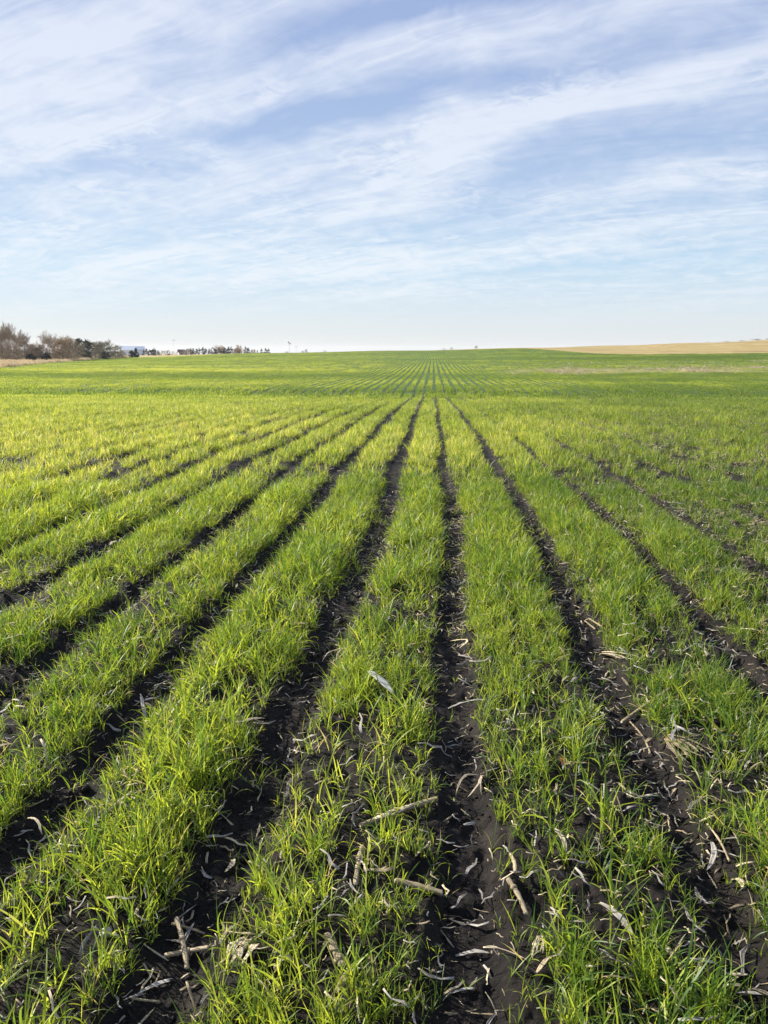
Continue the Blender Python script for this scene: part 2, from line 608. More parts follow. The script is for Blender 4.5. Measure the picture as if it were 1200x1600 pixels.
def make_blade_mat():
    m, n, out = new_mat('young_leaf')
    a = n.node('ShaderNodeAttribute', attribute_name='along')
    h = n.node('ShaderNodeAttribute', attribute_name='hue')
    ti = n.node('ShaderNodeAttribute', attribute_name='tint', attribute_type='INSTANCER')
    k = n.math('ADD', n.math('MULTIPLY', h.outputs['Fac'], .85), n.math('MULTIPLY_ADD', ti.outputs['Fac'], .55, -.12), clamp=True)
    c = n.ramp(k, [(0.0, (.024, .070, .018)), (.30, (.082, .152, .027)), (.58, (.205, .272, .040)), (.84, (.36, .42, .070)), (1.0, (.50, .48, .20))])
    c = n.mix(n.maprange(a.outputs['Fac'], .0, .35, .45, 0), c, (.16, .20, .07, 1))
    dead = n.math('GREATER_THAN', h.outputs['Fac'], 0.965)
    c = n.mix(dead, c, (.33, .285, .185, 1))
    p = n.node('ShaderNodeBsdfPrincipled')
    n.put(p.inputs['Base Color'], c)
    p.inputs['Roughness'].default_value = .46
    p.inputs['Specular IOR Level'].default_value = .34
    tr = n.node('ShaderNodeBsdfTranslucent')
    n.put(tr.inputs[0], n.mix(1.0, c, (2.1, 1.9, .95, 1), 'MULTIPLY'))
    ms = n.node('ShaderNodeMixShader')
    ms.inputs[0].default_value = .46
    n.l.new(p.outputs[0], ms.inputs[1])
    n.l.new(tr.outputs[0], ms.inputs[2])
    n.l.new(ms.outputs[0], out.inputs[0])
    return m


M_GROUND = make_ground_mat()
M_BLADE = make_blade_mat()
M_STALK = simple_mat('dry_stalk', (.42, .345, .225), (.20, .145, .085), 1.0, .6, 0, .5, .22, (22, 260, 260))
M_HUSK = simple_mat('dry_husk', (.74, .65, .48), (.42, .34, .22), 1.0, .65, .25, .3, .28, (25, 330, 100))
M_GREYLEAF = simple_mat('weathered_leaf', (.46, .44, .40), (.24, .21, .18), 1.0, .6, .2, .3, .28, (25, 330, 100))
M_PALELEAF = simple_mat('bleached_leaf', (.46, .47, .44), (.33, .32, .29), 1.0, .6, .15, .2, 0, (25, 330, 100))
M_PITH = simple_mat('stalk_pith', (.62, .55, .42), (.45, .36, .25), 60, .9, 0, .5)
M_RUST = simple_mat('rusty_leaf', (.35, .13, .04), (.22, .09, .04), 40, .7, .2, .3)
M_STONE = simple_mat('pale_stone', (.50, .47, .42), (.34, .31, .27), 35, .75, 0, .6)
M_DRYGRASS = simple_mat('dry_grass', (.64, .52, .34), (.52, .41, .25), 3, .8, .3, 0, .25)
M_BARK = simple_mat('grey_bark', (.20, .165, .15), (.12, .095, .09), 4, .9)
M_TWIG = simple_mat('bare_twig', (.40, .32, .235), (.28, .22, .165), 2, .9, 0, 0, .15)
M_TWIG_RED = simple_mat('reddish_twig', (.48, .36, .23), (.34, .25, .165), 2, .9, 0, 0, .12)
M_TWIG_OLIVE = simple_mat('budding_twig', (.34, .30, .18), (.24, .21, .13), 2, .9, 0, 0, .12)
M_TWIG_TAN = simple_mat('tan_twig', (.36, .28, .18), (.26, .20, .13), 2, .9, 0, 0, .12)
M_NEEDLE = simple_mat('dark_needles', (.022, .036, .020), (.012, .022, .014), 3, .8, 0, 0, .2)
M_NEEDLE2 = simple_mat('pine_needles', (.045, .060, .028), (.025, .036, .018), 3, .8, 0, 0, .2)
M_WALL = simple_mat('white_siding', (.74, .74, .74), (.66, .66, .67), 2, .7)
M_METAL = simple_mat('haze_blue_metal', (.78, .82, .86), (.70, .76, .82), .4, .55)  # blue of the distant haze put into the pale metal, roof colour below too
M_METALROOF = simple_mat('light_metal_roof', (.80, .84, .88), (.74, .79, .85), .4, .5)
M_ROOF = simple_mat('brown_shingles', (.13, .09, .08), (.09, .065, .06), 3, .85)
M_DARKGLASS = simple_mat('dark_window', (.03, .035, .045), (.05, .055, .065), 2, .2)
M_POLE = simple_mat('weathered_pole', (.33, .31, .29), (.24, .22, .21), 5, .85)

# ------------------------------------------------------------------ ground sheet
rr = [0.25]
while rr[-1] < 14:
    rr.append(rr[-1] * 1.0085 + .0006)
while rr[-1] < 3600:
    rr.append(rr[-1] * (1.016 if rr[-1] < 700 else 1.08))
rr = np.array(rr)
th = np.concatenate([np.linspace(-40, 34, 520), np.linspace(36, 318, 100)])
th = np.deg2rad(th)
RRg, TH = np.meshgrid(rr, th, indexing='ij')
GX, GY = RRg * np.sin(TH), RRg * np.cos(TH)
GZ = ground_z(GX.ravel(), GY.ravel()).reshape(GX.shape)
nr_, nt_ = GX.shape
vv = np.stack([GX, GY, GZ], -1).reshape(-1, 3)
ii, jj = np.meshgrid(np.arange(nr_ - 1), np.arange(nt_), indexing='ij')
j2 = (jj + 1) % nt_
f = np.stack([ii * nt_ + jj, (ii + 1) * nt_ + jj, (ii + 1) * nt_ + j2, ii * nt_ + j2], -1).reshape(-1, 4)
# close the small hole at the feet with a fan of quads
cidx = len(vv)
vv = np.vstack([vv, [[0, 0, gz(0, .01)]]])
fan = np.array([[cidx, (2 * q) % nt_, (2 * q + 1) % nt_, (2 * q + 2) % nt_] for q in range(nt_ // 2)])
f = np.vstack([f, fan])
gx, gy = vv[:, 0], vv[:, 1]
rv = np.hypot(gx, gy)
dry = np.maximum(field_dry(gx, gy), smooth(430, 470, rv))
green = smooth(26, 60, rv)
ground = new_mesh('ground', vv, f, M_GROUND, True, {'green': green, 'dry': dry, 'thin': thin_patch(gx, gy)})
tag(ground, kind='structure')


# ------------------------------------------------------------------ grain seedlings
def blade_arrays(bx, by, az, length, width, tilt, curve, seg, twist=0.0, hue=0.5):
    """one leaf ribbon growing from (bx, by, 0): leaning towards az, arching by curve"""
    t = np.linspace(0, 1, seg + 1)
    ang = tilt + curve * t ** 1.4
    ds = length / seg
    hx = np.concatenate([[0], np.cumsum(np.sin(ang[:-1]) * ds)])
    hz_ = np.concatenate([[0], np.cumsum(np.cos(ang[:-1]) * ds)])
    w = width * 0.5 * np.interp(t, [0, .12, .45, .8, 1], [.55, .8, 1, .62, .04])
    ca, sa = math.cos(az), math.sin(az)
    tw = twist * t
    cx, cy, cz = bx + hx * ca, by + hx * sa, hz_
    # width direction: perpendicular to lean, twisting
    wx = -sa * np.cos(tw) + ca * np.sin(tw) * np.cos(ang)
    wy = ca * np.cos(tw) + sa * np.sin(tw) * np.cos(ang)
    wz = -np.sin(tw) * np.sin(ang)
    L = np.stack([cx - wx * w, cy - wy * w, cz - wz * w], -1)
    Rr = np.stack([cx + wx * w, cy + wy * w, cz + wz * w], -1)
    v = np.empty((2 * (seg + 1), 3))
    v[0::2] = L
    v[1::2] = Rr
    k = np.arange(seg)
    fc = np.stack([2 * k, 2 * k + 1, 2 * k + 3, 2 * k + 2], -1)
    return v, fc, np.repeat(t, 2), np.full(2 * (seg + 1), hue)


def plant_mesh(name, blades, mat, col):
    V, F, A, H = [], [], [], []
    off = 0
    for b in blades:
        v, fc, a, h = b
        V.append(v); F.append(fc + off); A.append(a); H.append(h)
        off += len(v)
    return new_mesh(name, np.vstack(V), np.vstack(F), mat, True, {'along': np.concatenate(A), 'hue': np.concatenate(H)}, col=col)


def rand_hue(r):
    return 0.99 if r.random() < .028 else r.random() ** 1.15 * .95


def seedling(r, cx=0, cy=0, nb=None, hscale=1.0, wscale=1.0, seg=5):
    out = []
    nb = nb or int(r.integers(3, 6))
    az0 = r.random() * 6.28
    for q in range(nb):
        az = az0 + q * 2.6 + r.normal() * .4
        L = hscale * float(np.clip(r.normal(.124, .046), .035, .25))
        tilt = abs(r.normal(.20, .20)) + .03
        curve = float(np.clip(r.normal(.85, .70), .05, 2.6))
        if r.random() < .10:
            curve = r.uniform(1.6, 2.9); tilt += .2
        if r.random() < .04:
            L *= 1.25; wscale_ = wscale * 1.4
        else:
            wscale_ = wscale
        out.append(blade_arrays(cx + r.normal() * .004, cy + r.normal() * .004, az, L, wscale_ * r.uniform(.0026, .0058), tilt, curve, seg,
                                r.normal() * .9, rand_hue(r)))
    return out


PROTO = bpy.data.collections.new('seedling_kinds')     # not linked to the scene: only the crop object uses it
NKIND = []
# near plants: 14 kinds
r0 = np.random.default_rng(3)
for k in range(14):
    plant_mesh('k%02d' % k, seedling(r0, seg=6), M_BLADE, PROTO)
# mid tufts: patch 0.16 m, 8 kinds
for k in range(14, 22):
    bl = []
    for q in range(10):
        bl += seedling(r0, r0.uniform(-.08, .08), r0.uniform(-.08, .08), 3, 1.0, 1.25, 3)
    plant_mesh('k%02d' % k, bl, M_BLADE, PROTO)
# far patches 0.50 x 0.5 m, 5 kinds
for k in range(22, 27):
    bl = []
    for q in range(80):
        bl += seedling(r0, r0.uniform(-.215, .215), r0.uniform(-.26, .26), 2, 1.0, 2.6, 2)
    plant_mesh('k%02d' % k, bl, M_BLADE, PROTO)
# very far patches 0.50 x 1.3 m, 4 kinds
for k in range(27, 31):
    bl = []
    for q in range(80):
        bl += seedling(r0, r0.uniform(-.20, .20), r0.uniform(-.66, .66), 2, 1.0, 4.5, 2)
    plant_mesh('k%02d' % k, bl, M_BLADE, PROTO)


def density(x, y):
    d, w, ph = row_info(x, y)
    edge = smooth(w * .75, w * .75 + .07, d)
    mid = 1 - .5 * np.exp(-((d - SP / 2) / .045) ** 2) * smooth(14, 5, y)
    drill = np.exp(-((d - .135) / .060) ** 2) + np.exp(-((d - .285) / .050) ** 2)
    dm = .42 * smooth(16, 5, y)
    mid = mid * (1 - dm + dm * 1.25 * np.clip(drill, 0, 1))
    patch = smooth(.30, .60, fbm(x * 2.3, y * 1.6, 61, 3))
    tuft = smooth(.36, .60, fbm(x * 17, y * 14, 67, 2))
    fine_ = (.5 + .5 * smooth(.3, .6, fbm(x * 7, y * 5, 66, 2))) * (1 - smooth(14, 8, y) * (1 - tuft) * .80)
    edge = np.maximum(edge, (.03 + .10 * smooth(.55, .7, fbm(x * 3, y * 2, 64, 2)) + .30 * smooth(.55, 1.2, x) * smooth(2.9, 2.3, y) * smooth(.45, .6, fbm(x * 5, y * 5, 65, 2))) * smooth(12, 6, y))
    lush = .24 + .16 * smooth(3, 8, y)
    g = edge * mid * (lush + (1 - lush) * patch) * fine_
    return g * (1 - .72 * thin_patch(x, y))


def bare_spots(x, y):
    """thin places in the foreground where the corn trash lies: (px, py, radius m)"""
    g = np.ones_like(x)
    for (c, rad, a) in BARE:
        g *= 1 - a * np.exp(-((x - c.x) ** 2 + (y - c.y) ** 2) / rad ** 2)
    return g


BARE = [(at_px(px, py), rad, a) for (px, py, rad, a) in [
    (80, 1500, .13, .85), (30, 1590, .10, .6), (590, 1300, .12, .8), (560, 1370, .08, .8), (650, 1390, .08, .7), (520, 1505, .07, .8), (600, 1240, .08, .7), (620, 960, .12, .75),
    (640, 1030, .10, .6), (560, 1180, .10, .55), (865, 1140, .16, .75), (905, 1300, .10, .7), (1100, 1190, .20, .85), (1060, 1150, .15, .8), (1130, 1250, .13, .8),
    (900, 1420, .10, .6), (1000, 1480, .12, .6), (960, 1030, .12, .8), (880, 1250, .10, .5), (190, 1280, .08, .6), (400, 1140, .08, .6), (1180, 1050, .15, .6),
    (280, 1490, .10, .8), (160, 1470, .07, .6), (385, 1510, .10, .8), (1180, 790, .4, .5), (1120, 820, .35, .5), (960, 760, .3, .5), (740, 900, .14, .6), (1010, 900, .2, .6)]]


def height_scale(x, y):
    d, w, ph = row_info(x, y)
    h = (.62 + .85 * fbm(x * 1.1, y * .8, 71, 3)) * (.90 + .10 * smooth(2, 6, y))
    h = h * (.58 + .42 * smooth(w * .8, w + .16, d))
    h = h * (1 - .25 * thin_patch(x, y))
    ditch = np.exp(-((y - 50.5) / 1.5) ** 2)
    return h * (1 + .45 * ditch) * np.interp(y, [30, 44, 49, 53, 62], [1, .85, .95, .95, .66]) * (1 + smooth(35, 45, y) * .8 * (vnoise(row_info(x, y)[2].round(0) * 3.7 + .5, y * .12, 95) - .5))


def tint(x, y):
    t = .46 + .06 * smooth(9, 4, y) + .9 * (fbm(x * .35, y * .22, 81, 4) - .5) + .35 * (fbm(x * 2.5, y * 2.0, 85, 2) - .5)
    uu = x / np.maximum(y, 1.5)
    t = t + .09 * smooth(.15, -.35, uu) - .10 * smooth(.05, .5, uu) * smooth(60, 20, y)
    t = t + .07 * smooth(2, 9, y) * smooth(30, 14, y) - .05 * smooth(12, 24, y) * smooth(60, 46, y)
    t = t + .03 * smooth(30, 18, y) * smooth(-.1, -.4, uu)
    t = t - .40 * np.exp(-((y - 51) / 3.2) ** 2) * (.5 + fbm(x * .2, y * .2, 93, 2))
    t = t - .12 * smooth(.10, .32, uu) * smooth(5, 12, y) * smooth(50, 35, y)
    # long soft swathes of lighter and darker crop in the distance
    sw = fbm(x * .010 + .3, y * .045, 91, 3) - .5
    t = t + smooth(30, 60, y) * (sw * 1.2 - .20) + .12 * thin_patch(x, y) * smooth(60, 90, y)
    t = t - .22 * smooth(.05, .35, uu) * (np.exp(-((y - 58) / 12) ** 2) + np.exp(-((y - 200) / 40) ** 2) + .8 * np.exp(-((y - 34) / 10) ** 2))
    return np.clip(t, 0, 1)


PTS, ROT, SCL, IDX, TNT = [], [], [], [], []


def add_points(x, y, z, rot, scl, idx):
    PTS.append(np.stack([x, y, z], -1)); ROT.append(rot); SCL.append(scl); IDX.append(idx); TNT.append(tint(x, y))


def wedge(n_per_m2, y0, y1, pad=1.2, ul=-.74, ur=.62):
    ys = np.linspace(y0, y1, 4000)
    wd = (ur - ul) * ys + 2 * pad
    cdf = np.cumsum(wd)
    area = float(np.trapz(wd, ys))
    n = int(area * n_per_m2)
    y = np.interp(rng.random(n) * cdf[-1], cdf, ys)
    x = ul * y - pad + rng.random(n) * ((ur - ul) * y + 2 * pad)
    return x, y


# near: single seedlings
x, y = wedge(3700, .35, 9.5)
keep = rng.random(len(x)) < density(x, y) * bare_spots(x, y) * smooth(9.6, 8.2, y)
x, y = x[keep], y[keep]
n = len(x)
sc_ = height_scale(x, y) * rng.uniform(.72, 1.2, n)
rot = np.stack([rng.normal(0, .20, n), rng.normal(-.08, .20, n), rng.random(n) * 6.28], -1)
add_points(x, y, ground_z(x, y) - .004, rot, sc_, rng.integers(0, 14, n))
print('near plants', n)
# mid: tufts
x, y = wedge(125, 8.2, 38)
keep = rng.random(len(x)) < density(x, y) * bare_spots(x, y) * smooth(8.2, 9.6, y) * np.interp(y, [9, 38], [1, .6])
x, y = x[keep], y[keep]
n = len(x)
add_points(x, y, ground_z(x, y) - .006, np.stack([rng.normal(0, .10, n), rng.normal(-.05, .10, n), rng.random(n) * 6.28], -1), height_scale(x, y) * rng.uniform(.8, 1.15, n), rng.integers(14, 22, n))
print('mid tufts', n)


# far: patches lined up with the bands
def far_zone(y0, y1, dy_, k0, k1, seed, drop):
    X, Y = [], []
    yy = np.arange(y0, y1, dy_)
    for yv in yy:
        xl, xr = max(-.74 * yv - 2, float(edge_left(yv))), .64 * yv + 2
        b2 = float(np.interp(yv, *TR[-2]))
        ks = np.arange(math.floor((xl - b2) / SP), math.ceil((xr - b2) / SP)) + .5
        xx = b2 + ks * SP + .16 * (float(vnoise(np.array([yv * .045]), np.array([.5]), 99)[0]) - .5)
        for kk in (-2, -1, 0, 1, 2, 3):
            c_ = .5 * (float(track_x(kk, yv)) + float(track_x(kk + 1, yv)))
            i_ = int(np.argmin(np.abs(xx - c_)))
            xx[i_] = c_
        X.append(xx); Y.append(np.full(len(xx), yv))
    x, y = np.concatenate(X), np.concatenate(Y)
    y = y + rng.uniform(-.3, .3, len(y)) * dy_
    x = x + rng.normal(0, .045, len(x))
    thp = thin_patch(x, y)
    kp = (rng.random(len(x)) > drop * (1 + 6 * smooth(.5, .75, fbm(x * .12, y * .05, 97, 3)))) & (rng.random(len(x)) > thp * .8) & (field_dry(x, y) < .5)
    x, y = x[kp], y[kp]
    n = len(x)
    flip = rng.integers(0, 2, n) * math.pi
    add_points(x, y, ground_z(x, y) - .005, np.stack([np.zeros(n), np.zeros(n), flip + rng.normal(0, .06, n)], -1),
               height_scale(x, y) * rng.uniform(.85, 1.12, n), rng.integers(k0, k1, n))
    print('far', n)


far_zone(36.5, 120, .52, 22, 27, 5, .02)
far_zone(120, 345, 1.35, 27, 31, 6, .04)

P_ = np.vstack(PTS)
crop = new_mesh('grain_seedlings', P_, np.zeros((0, 4), np.int32), None)
me = crop.data
for an, typ, arr, fld in (('rotv', 'FLOAT_VECTOR', np.vstack(ROT), 'vector'), ('scl', 'FLOAT', np.concatenate(SCL), 'value'),
                          ('idx', 'INT', np.concatenate(IDX), 'value'), ('tint', 'FLOAT', np.concatenate(TNT), 'value')):
    at = me.attributes.new(an, typ, 'POINT')
    at.data.foreach_set(fld, np.ascontiguousarray(arr.astype(np.int32 if typ == 'INT' else np.float32)).ravel())
tag(crop, 'short bright green grain seedlings growing in long straight rows', 'crop', kind='stuff')


def scatter_nodes(obj, coll):
    g = bpy.data.node_groups.new('scatter_' + obj.name, 'GeometryNodeTree')
    g.interface.new_socket('Geometry', in_out='INPUT', socket_type='NodeSocketGeometry')
    g.interface.new_socket('Geometry', in_out='OUTPUT', socket_type='NodeSocketGeometry')
    n = NT(g)
    gi, go = n.node('NodeGroupInput'), n.node('NodeGroupOutput')
    ci = n.node('GeometryNodeCollectionInfo')
    ci.inputs['Collection'].default_value = coll
    ci.inputs['Separate Children'].default_value = True
    ci.inputs['Reset Children'].default_value = True
    ip = n.node('GeometryNodeInstanceOnPoints')
    ip.inputs['Pick Instance'].default_value = True

    def attr(nm, dt):
        a = n.node('GeometryNodeInputNamedAttribute', data_type=dt)
        a.inputs['Name'].default_value = nm
        return a.outputs['Attribute']
    er = n.node('FunctionNodeEulerToRotation')
    n.l.new(attr('rotv', 'FLOAT_VECTOR'), er.inputs[0])
    n.l.new(gi.outputs[0], ip.inputs['Points'])
    n.l.new(ci.outputs[0], ip.inputs['Instance'])
    n.l.new(attr('idx', 'INT'), ip.inputs['Instance Index'])
    n.l.new(er.outputs[0], ip.inputs['Rotation'])
    n.l.new(attr('scl', 'FLOAT'), ip.inputs['Scale'])
    n.l.new(ip.outputs[0], go.inputs[0])
    md = obj.modifiers.new('scatter', 'NODES')
    md.node_group = g


scatter_nodes(crop, PROTO)

# ------------------------------------------------------------------ corn trash: builders
def tube_arrays(pts, radii, sides=8, flat=1.0, cap=True, r=None):
    """tube along pts; returns verts, quads (ends closed by tiny rings)"""
    pts = [Vector(p) for p in pts]
    if cap:
        pts = [pts[0]] + pts + [pts[-1]]
        radii = [radii[0] * .05] + list(radii) + [radii[-1] * .05]
    V = []
    up = Vector((0, 0, 1))
    for i, p in enumerate(pts):
        a = pts[max(i - 1, 0)]
        b = pts[min(i + 1, len(pts) - 1)]
        t = (b - a)
        t = t.normalized() if t.length > 1e-9 else Vector((1, 0, 0))
        s = t.cross(up)
        s = s.normalized() if s.length > 1e-4 else Vector((1, 0, 0))
        w = s.cross(t)
        for q in range(sides):
            an = 2 * math.pi * q / sides
            k = radii[i] * (1 + (0 if r is None else r.normal() * .03))
            V.append(p + s * (math.cos(an) * k) + w * (math.sin(an) * k * flat))
    F = []
    for i in range(len(pts) - 1):
        for q in range(sides):
            F.append((i * sides + q, i * sides + (q + 1) % sides, (i + 1) * sides + (q + 1) % sides, (i + 1) * sides + q))
    return [tuple(v) for v in V], F


def ribbon_arrays(pts, widths, up=(0, 0, 1), fold=.25, thick=.0007, r=None, frayed=False):
    """a dry leaf: 4-wide strip with a fold along the midrib and a real thickness"""
    pts = [Vector(p) for p in pts]
    V, F = [], []
    n = len(pts)
    for i, p in enumerate(pts):
        a, b = pts[max(i - 1, 0)], pts[min(i + 1, n - 1)]
        t = (b - a).normalized()
        s = t.cross(Vector(up))
        s = s.normalized() if s.length > 1e-4 else Vector((1, 0, 0))
        w = s.cross(t)
        tw = 0 if r is None else r.normal() * .10
        s = (s * math.cos(tw) + w * math.sin(tw)).normalized()
        hw = widths[i] * .5 * (1 + (0 if r is None else r.normal() * .07))
        for q, fr in enumerate((-1, -.5, 0, .5, 1)):
            lift = abs(fr) * fold * hw
            V.append(p + s * (fr * hw) + w * lift)
    for i in range(n - 1):
        for q in range(4):
            F.append((i * 5 + q, i * 5 + q + 1, (i + 1) * 5 + q + 1, (i + 1) * 5 + q))
    m = len(V)
    V2 = [v + Vector((0, 0, -thick)) for v in V]
    F2 = [tuple(reversed([k + m for k in f_])) for f_ in F]
    rim = []
    for i in range(n - 1):
        rim.append((i * 5, (i + 1) * 5, (i + 1) * 5 + m, i * 5 + m))
        rim.append((i * 5 + 4 + m, (i + 1) * 5 + 4 + m, (i + 1) * 5 + 4, i * 5 + 4))
    for q in range(4):
        rim.append((q + m, q + 1 + m, q + 1, q))
        o_ = (n - 1) * 5
        rim.append((o_ + q, o_ + q + 1, o_ + q + 1 + m, o_ + q + m))
    return [tuple(v) for v in V + V2], F + F2 + rim


def join_arrays(parts):
    V, F = [], []
    for v, f_ in parts:
        o_ = len(V)
        V += v
        F += [tuple(k + o_ for k in q) for q in f_]
    return V, F


def lay(px1, py1, px2, py2, lift=.01, lift2=None):
    """two ground points seen at two photo pixels"""
    a, b = at_px(px1, py1), at_px(px2, py2)
    a.z += lift
    b.z += lift if lift2 is None else lift2
    return a, b


rs = np.random.default_rng(21)


def curve_between(a, b, n, bow=0.0, sag=0.0, jit=.0, side=0.0):
    d = b - a
    s = Vector((-d.y, d.x, 0))
    out = []
    for i in range(n):
        t = i / (n - 1)
        p = a + d * t + Vector((0, 0, bow * math.sin(math.pi * t))) + s * (side * math.sin(math.pi * t))
        if jit:
            p += Vector(rs.normal(0, jit, 3))
        out.append(p)
    return out


def stalk(label, px1, py1, px2, py2, rad, node=None, mat=None, bow=0.0, side=0.0, lift=.012, lift2=None, name='corn_stalk', sheath=False):
    """broken piece of maize stem with swollen joint and pale pith ends"""
    a, b = lay(px1, py1, px2, py2, lift + rad * .6, None if lift2 is None else lift2 + rad * .6)
    root = empty(name, a)
    tag(root, label, 'corn stalk')
    root.rotation_mode = 'QUATERNION'
    root.rotation_quaternion = (b - a).to_track_quat('X', 'Z')
    rad *= .80
    pts = curve_between(Vector((0, 0, 0)), Vector(((b - a).length, 0, 0)), 12, bow * .5, side=side * .4)
    rad_ = [rad * (1 + .10 * math.sin(i * 1.7) + rs.normal() * .04) for i in range(12)]
    v_, f_ = tube_arrays(pts[:], rad_, 10, .82, False, rs)
    new_mesh('stem', v_, f_, mat or M_STALK, True, parent=root)
    for e, p, q in ((0, pts[0], pts[1]), (1, pts[-1], pts[-2])):
        d = (p - q).normalized()
        v_, f_ = tube_arrays([q, p + d * .001, p + d * (.0015 + rad * .2)], [rad * .8, rad * .86, rad * .4], 9, .8, True, rs)
        new_mesh('pith', v_, f_, M_PITH, False, parent=root)
    if node is not None:
        k = max(1, min(10, int(round(node * 11))))
        d = (pts[k + 1] - pts[k - 1]).normalized()
        v_, f_ = tube_arrays([pts[k] - d * rad * .9, pts[k] - d * rad * .3, pts[k] + d * rad * .3, pts[k] + d * rad * .9], [rad * 1.03, rad * 1.45, rad * 1.4, rad * 1.02], 10, .85, True, rs)
        new_mesh('joint', v_, f_, M_STALK, True, parent=root)
    if sheath:
        v_, f_ = ribbon_arrays([p + Vector((0, 0, rad * .9)) for p in pts[2:9]], [rad * w for w in (1.0, 2.2, 2.6, 2.4, 2.0, 1.3, .5)], fold=-.35, r=rs)
        new_mesh('leaf_sheath', v_, f_, M_HUSK, True, parent=root)
    return root


def leaf(label, px1, py1, px2, py2, width, bow=.01, side=0.1, lift=.008, lift2=None, mat=None, name='dry_leaf', fold=.3, cat='dry leaf', n=10):
    a, b = lay(px1, py1, px2, py2, lift, lift2)
    pts = curve_between(Vector((0, 0, 0)), Vector(((b - a).length, 0, 0)), n, bow, side=side, jit=.0010)
    w = [width * x for x in np.interp(np.linspace(0, 1, n), [0, .15, .5, .8, 1], [.45, .85, 1, .7, .12])]
    v_, f_ = ribbon_arrays(pts, w, fold=fold, r=rs)
    o = new_mesh(name, v_, f_, mat or M_HUSK, True)
    o.location = a
    o.rotation_mode = 'QUATERNION'
    o.rotation_quaternion = (b - a).to_track_quat('X', 'Z')
    tag(o, label, cat)
    return o


def husk(label, px1, py1, px2, py2, width, strips=5, spread=.35, bow=.015, lift=.008, mat=None, cat='corn husk', name='corn_husk'):
    """several torn husk strips held together at one end"""
    a, b = lay(px1, py1, px2, py2, lift)
    root = empty(name, a)
    tag(root, label, cat)
    L = (b - a).length
    d = (b - a)
    s = Vector((-d.y, d.x, 0)).normalized()
    for q in range(strips):
        f_ = (q / max(1, strips - 1) - .5)
        e = d * rs.uniform(.65, 1.05) + s * (f_ * spread * L * 2) + Vector((0, 0, rs.uniform(0, .010)))
        p0 = s * (f_ * width * .7) + Vector((0, 0, .0015 * q))
        pts = curve_between(p0, p0 + e, 9, bow * rs.uniform(.3, 1.4), side=rs.normal() * .12, jit=.001)
        w = [width * rs.uniform(.35, .7) * x for x in (.6, .9, 1, 1, .9, .75, .6, .35, .1)]
        v_, ff = ribbon_arrays(pts, w, fold=rs.uniform(.1, .6), r=rs)
        new_mesh('husk_strip', v_, ff, mat or M_HUSK, True, parent=root)
    return root


# ---- single pieces that can be told apart in the photograph
leaf('pale pointed corn leaf scrap lying broad side up in the centre green band', 576, 1074, 616, 1103, .040, .008, .0, .070, .045, M_PALELEAF, fold=.12)
husk('white twisted forked husk lying in the central furrow', 752, 1214, 727, 1250, .018, 3, .22, .02)
stalk('long cracked tan stalk lying across the centre band in thin grass', 563, 1298, 682, 1264, .013, .45, None, .004, .03, .012, .03, sheath=True)
stalk('brown rotting stalk pointing along the rows in the centre band', 556, 1392, 566, 1330, .010, .6, M_STALK, .002, .04)
stalk('flattened cream stalk lying crosswise at the edge of the central furrow', 618, 1386, 690, 1401, .0125, None, None, .002, .02, .02, .008)
stalk('pale grey stalk stub standing out between grass near the bottom centre', 511, 1478, 535, 1530, .0135, .85, None, .002, .02, .012)
cs = stalk('grey stalk lying crosswise under another at the left furrow edge', 257, 1480, 324, 1478, .0085, .5, None, .002, .0, .006)
stalk('grey upright looking stalk crossed over another at the left furrow edge', 276, 1440, 292, 1503, .0085, .45, None, .004, .05, .028, .014)
husk('fat white crumpled husk lump lying in the left furrow near the bottom', 398, 1482, 362, 1528, .034, 6, .12, .02)
leaf('small white curled husk scrap at the left furrow edge', 362, 1333, 350, 1352, .018, .014, .3)
stalk('pale stalk half hidden in the left grass band', 166, 1290, 208, 1264, .011, .5, None, .003, .03, .03, .05)
stalk('smooth cream stalk bent at the right edge of the central furrow', 793, 1391, 822, 1433, .0095, .3, None, .004, .10, .012)
stalk('short cream stalk upright beside the bent one by the central furrow', 797, 1345, 804, 1384, .008, None, None, .002, .1, .014)
stalk('tan jointed stalk lying across the right furrow', 972, 1121, 1047, 1089, .0095, .58, None, .004, .0, .008, .026)
leaf('thin dry leaf curled into a loop beside the jointed stalk', 1010, 1103, 968, 1086, .010, .004, -.55, .014)
stalk('thin bent stick pointing along the right furrow below the jointed stalk', 985, 1122, 1017, 1170, .005, .5, None, .003, .12, .010)
husk('wide shredded grey husk beside the dark right furrow', 939, 1016, 994, 1038, .030, 7, .16, .012)
stalk('short white stalk chip, upper one of two in the right furrow', 920, 965, 940, 981, .007, None)
stalk('short white stalk chip, lower one of two in the right furrow', 914, 968, 930, 982, .006, None)
leaf('small cream scrap on green grass right of the right furrow', 967, 936, 985, 946, .018, .006)
leaf('long pale leaf lying across the left grass band', 193, 1024, 237, 1009, .020, .012, .08, .05)
leaf('grey leaf standing on end in the second furrow from the left', 227, 1110, 219, 1080, .018, .004, .0, .006, .03, M_GREYLEAF)
leaf('dull leaf arching through the grass right of the left furrow', 343, 1156, 415, 1130, .018, .03, -.1, .03)
leaf('crumpled cream leaf in thin grass near the bottom centre left', 430, 1524, 460, 1510, .022, .012, .2)
leaf('long grey leaf in the shaded grass at the lower right', 935, 1430, 992, 1482, .020, .010, .08, .02, None, M_GREYLEAF)
leaf('brownish leaf in shaded grass below the long grey one', 1022, 1488, 1058, 1512, .020, .01, .1, .018)
leaf('flat tan leaf pointing down the grass right of the central furrow', 865, 1312, 884, 1346, .019, .01, .05, .03)
husk('small shredded white husk at the right edge of the left furrow', 540, 1016, 524, 1040, .014, 5, .35, .014)
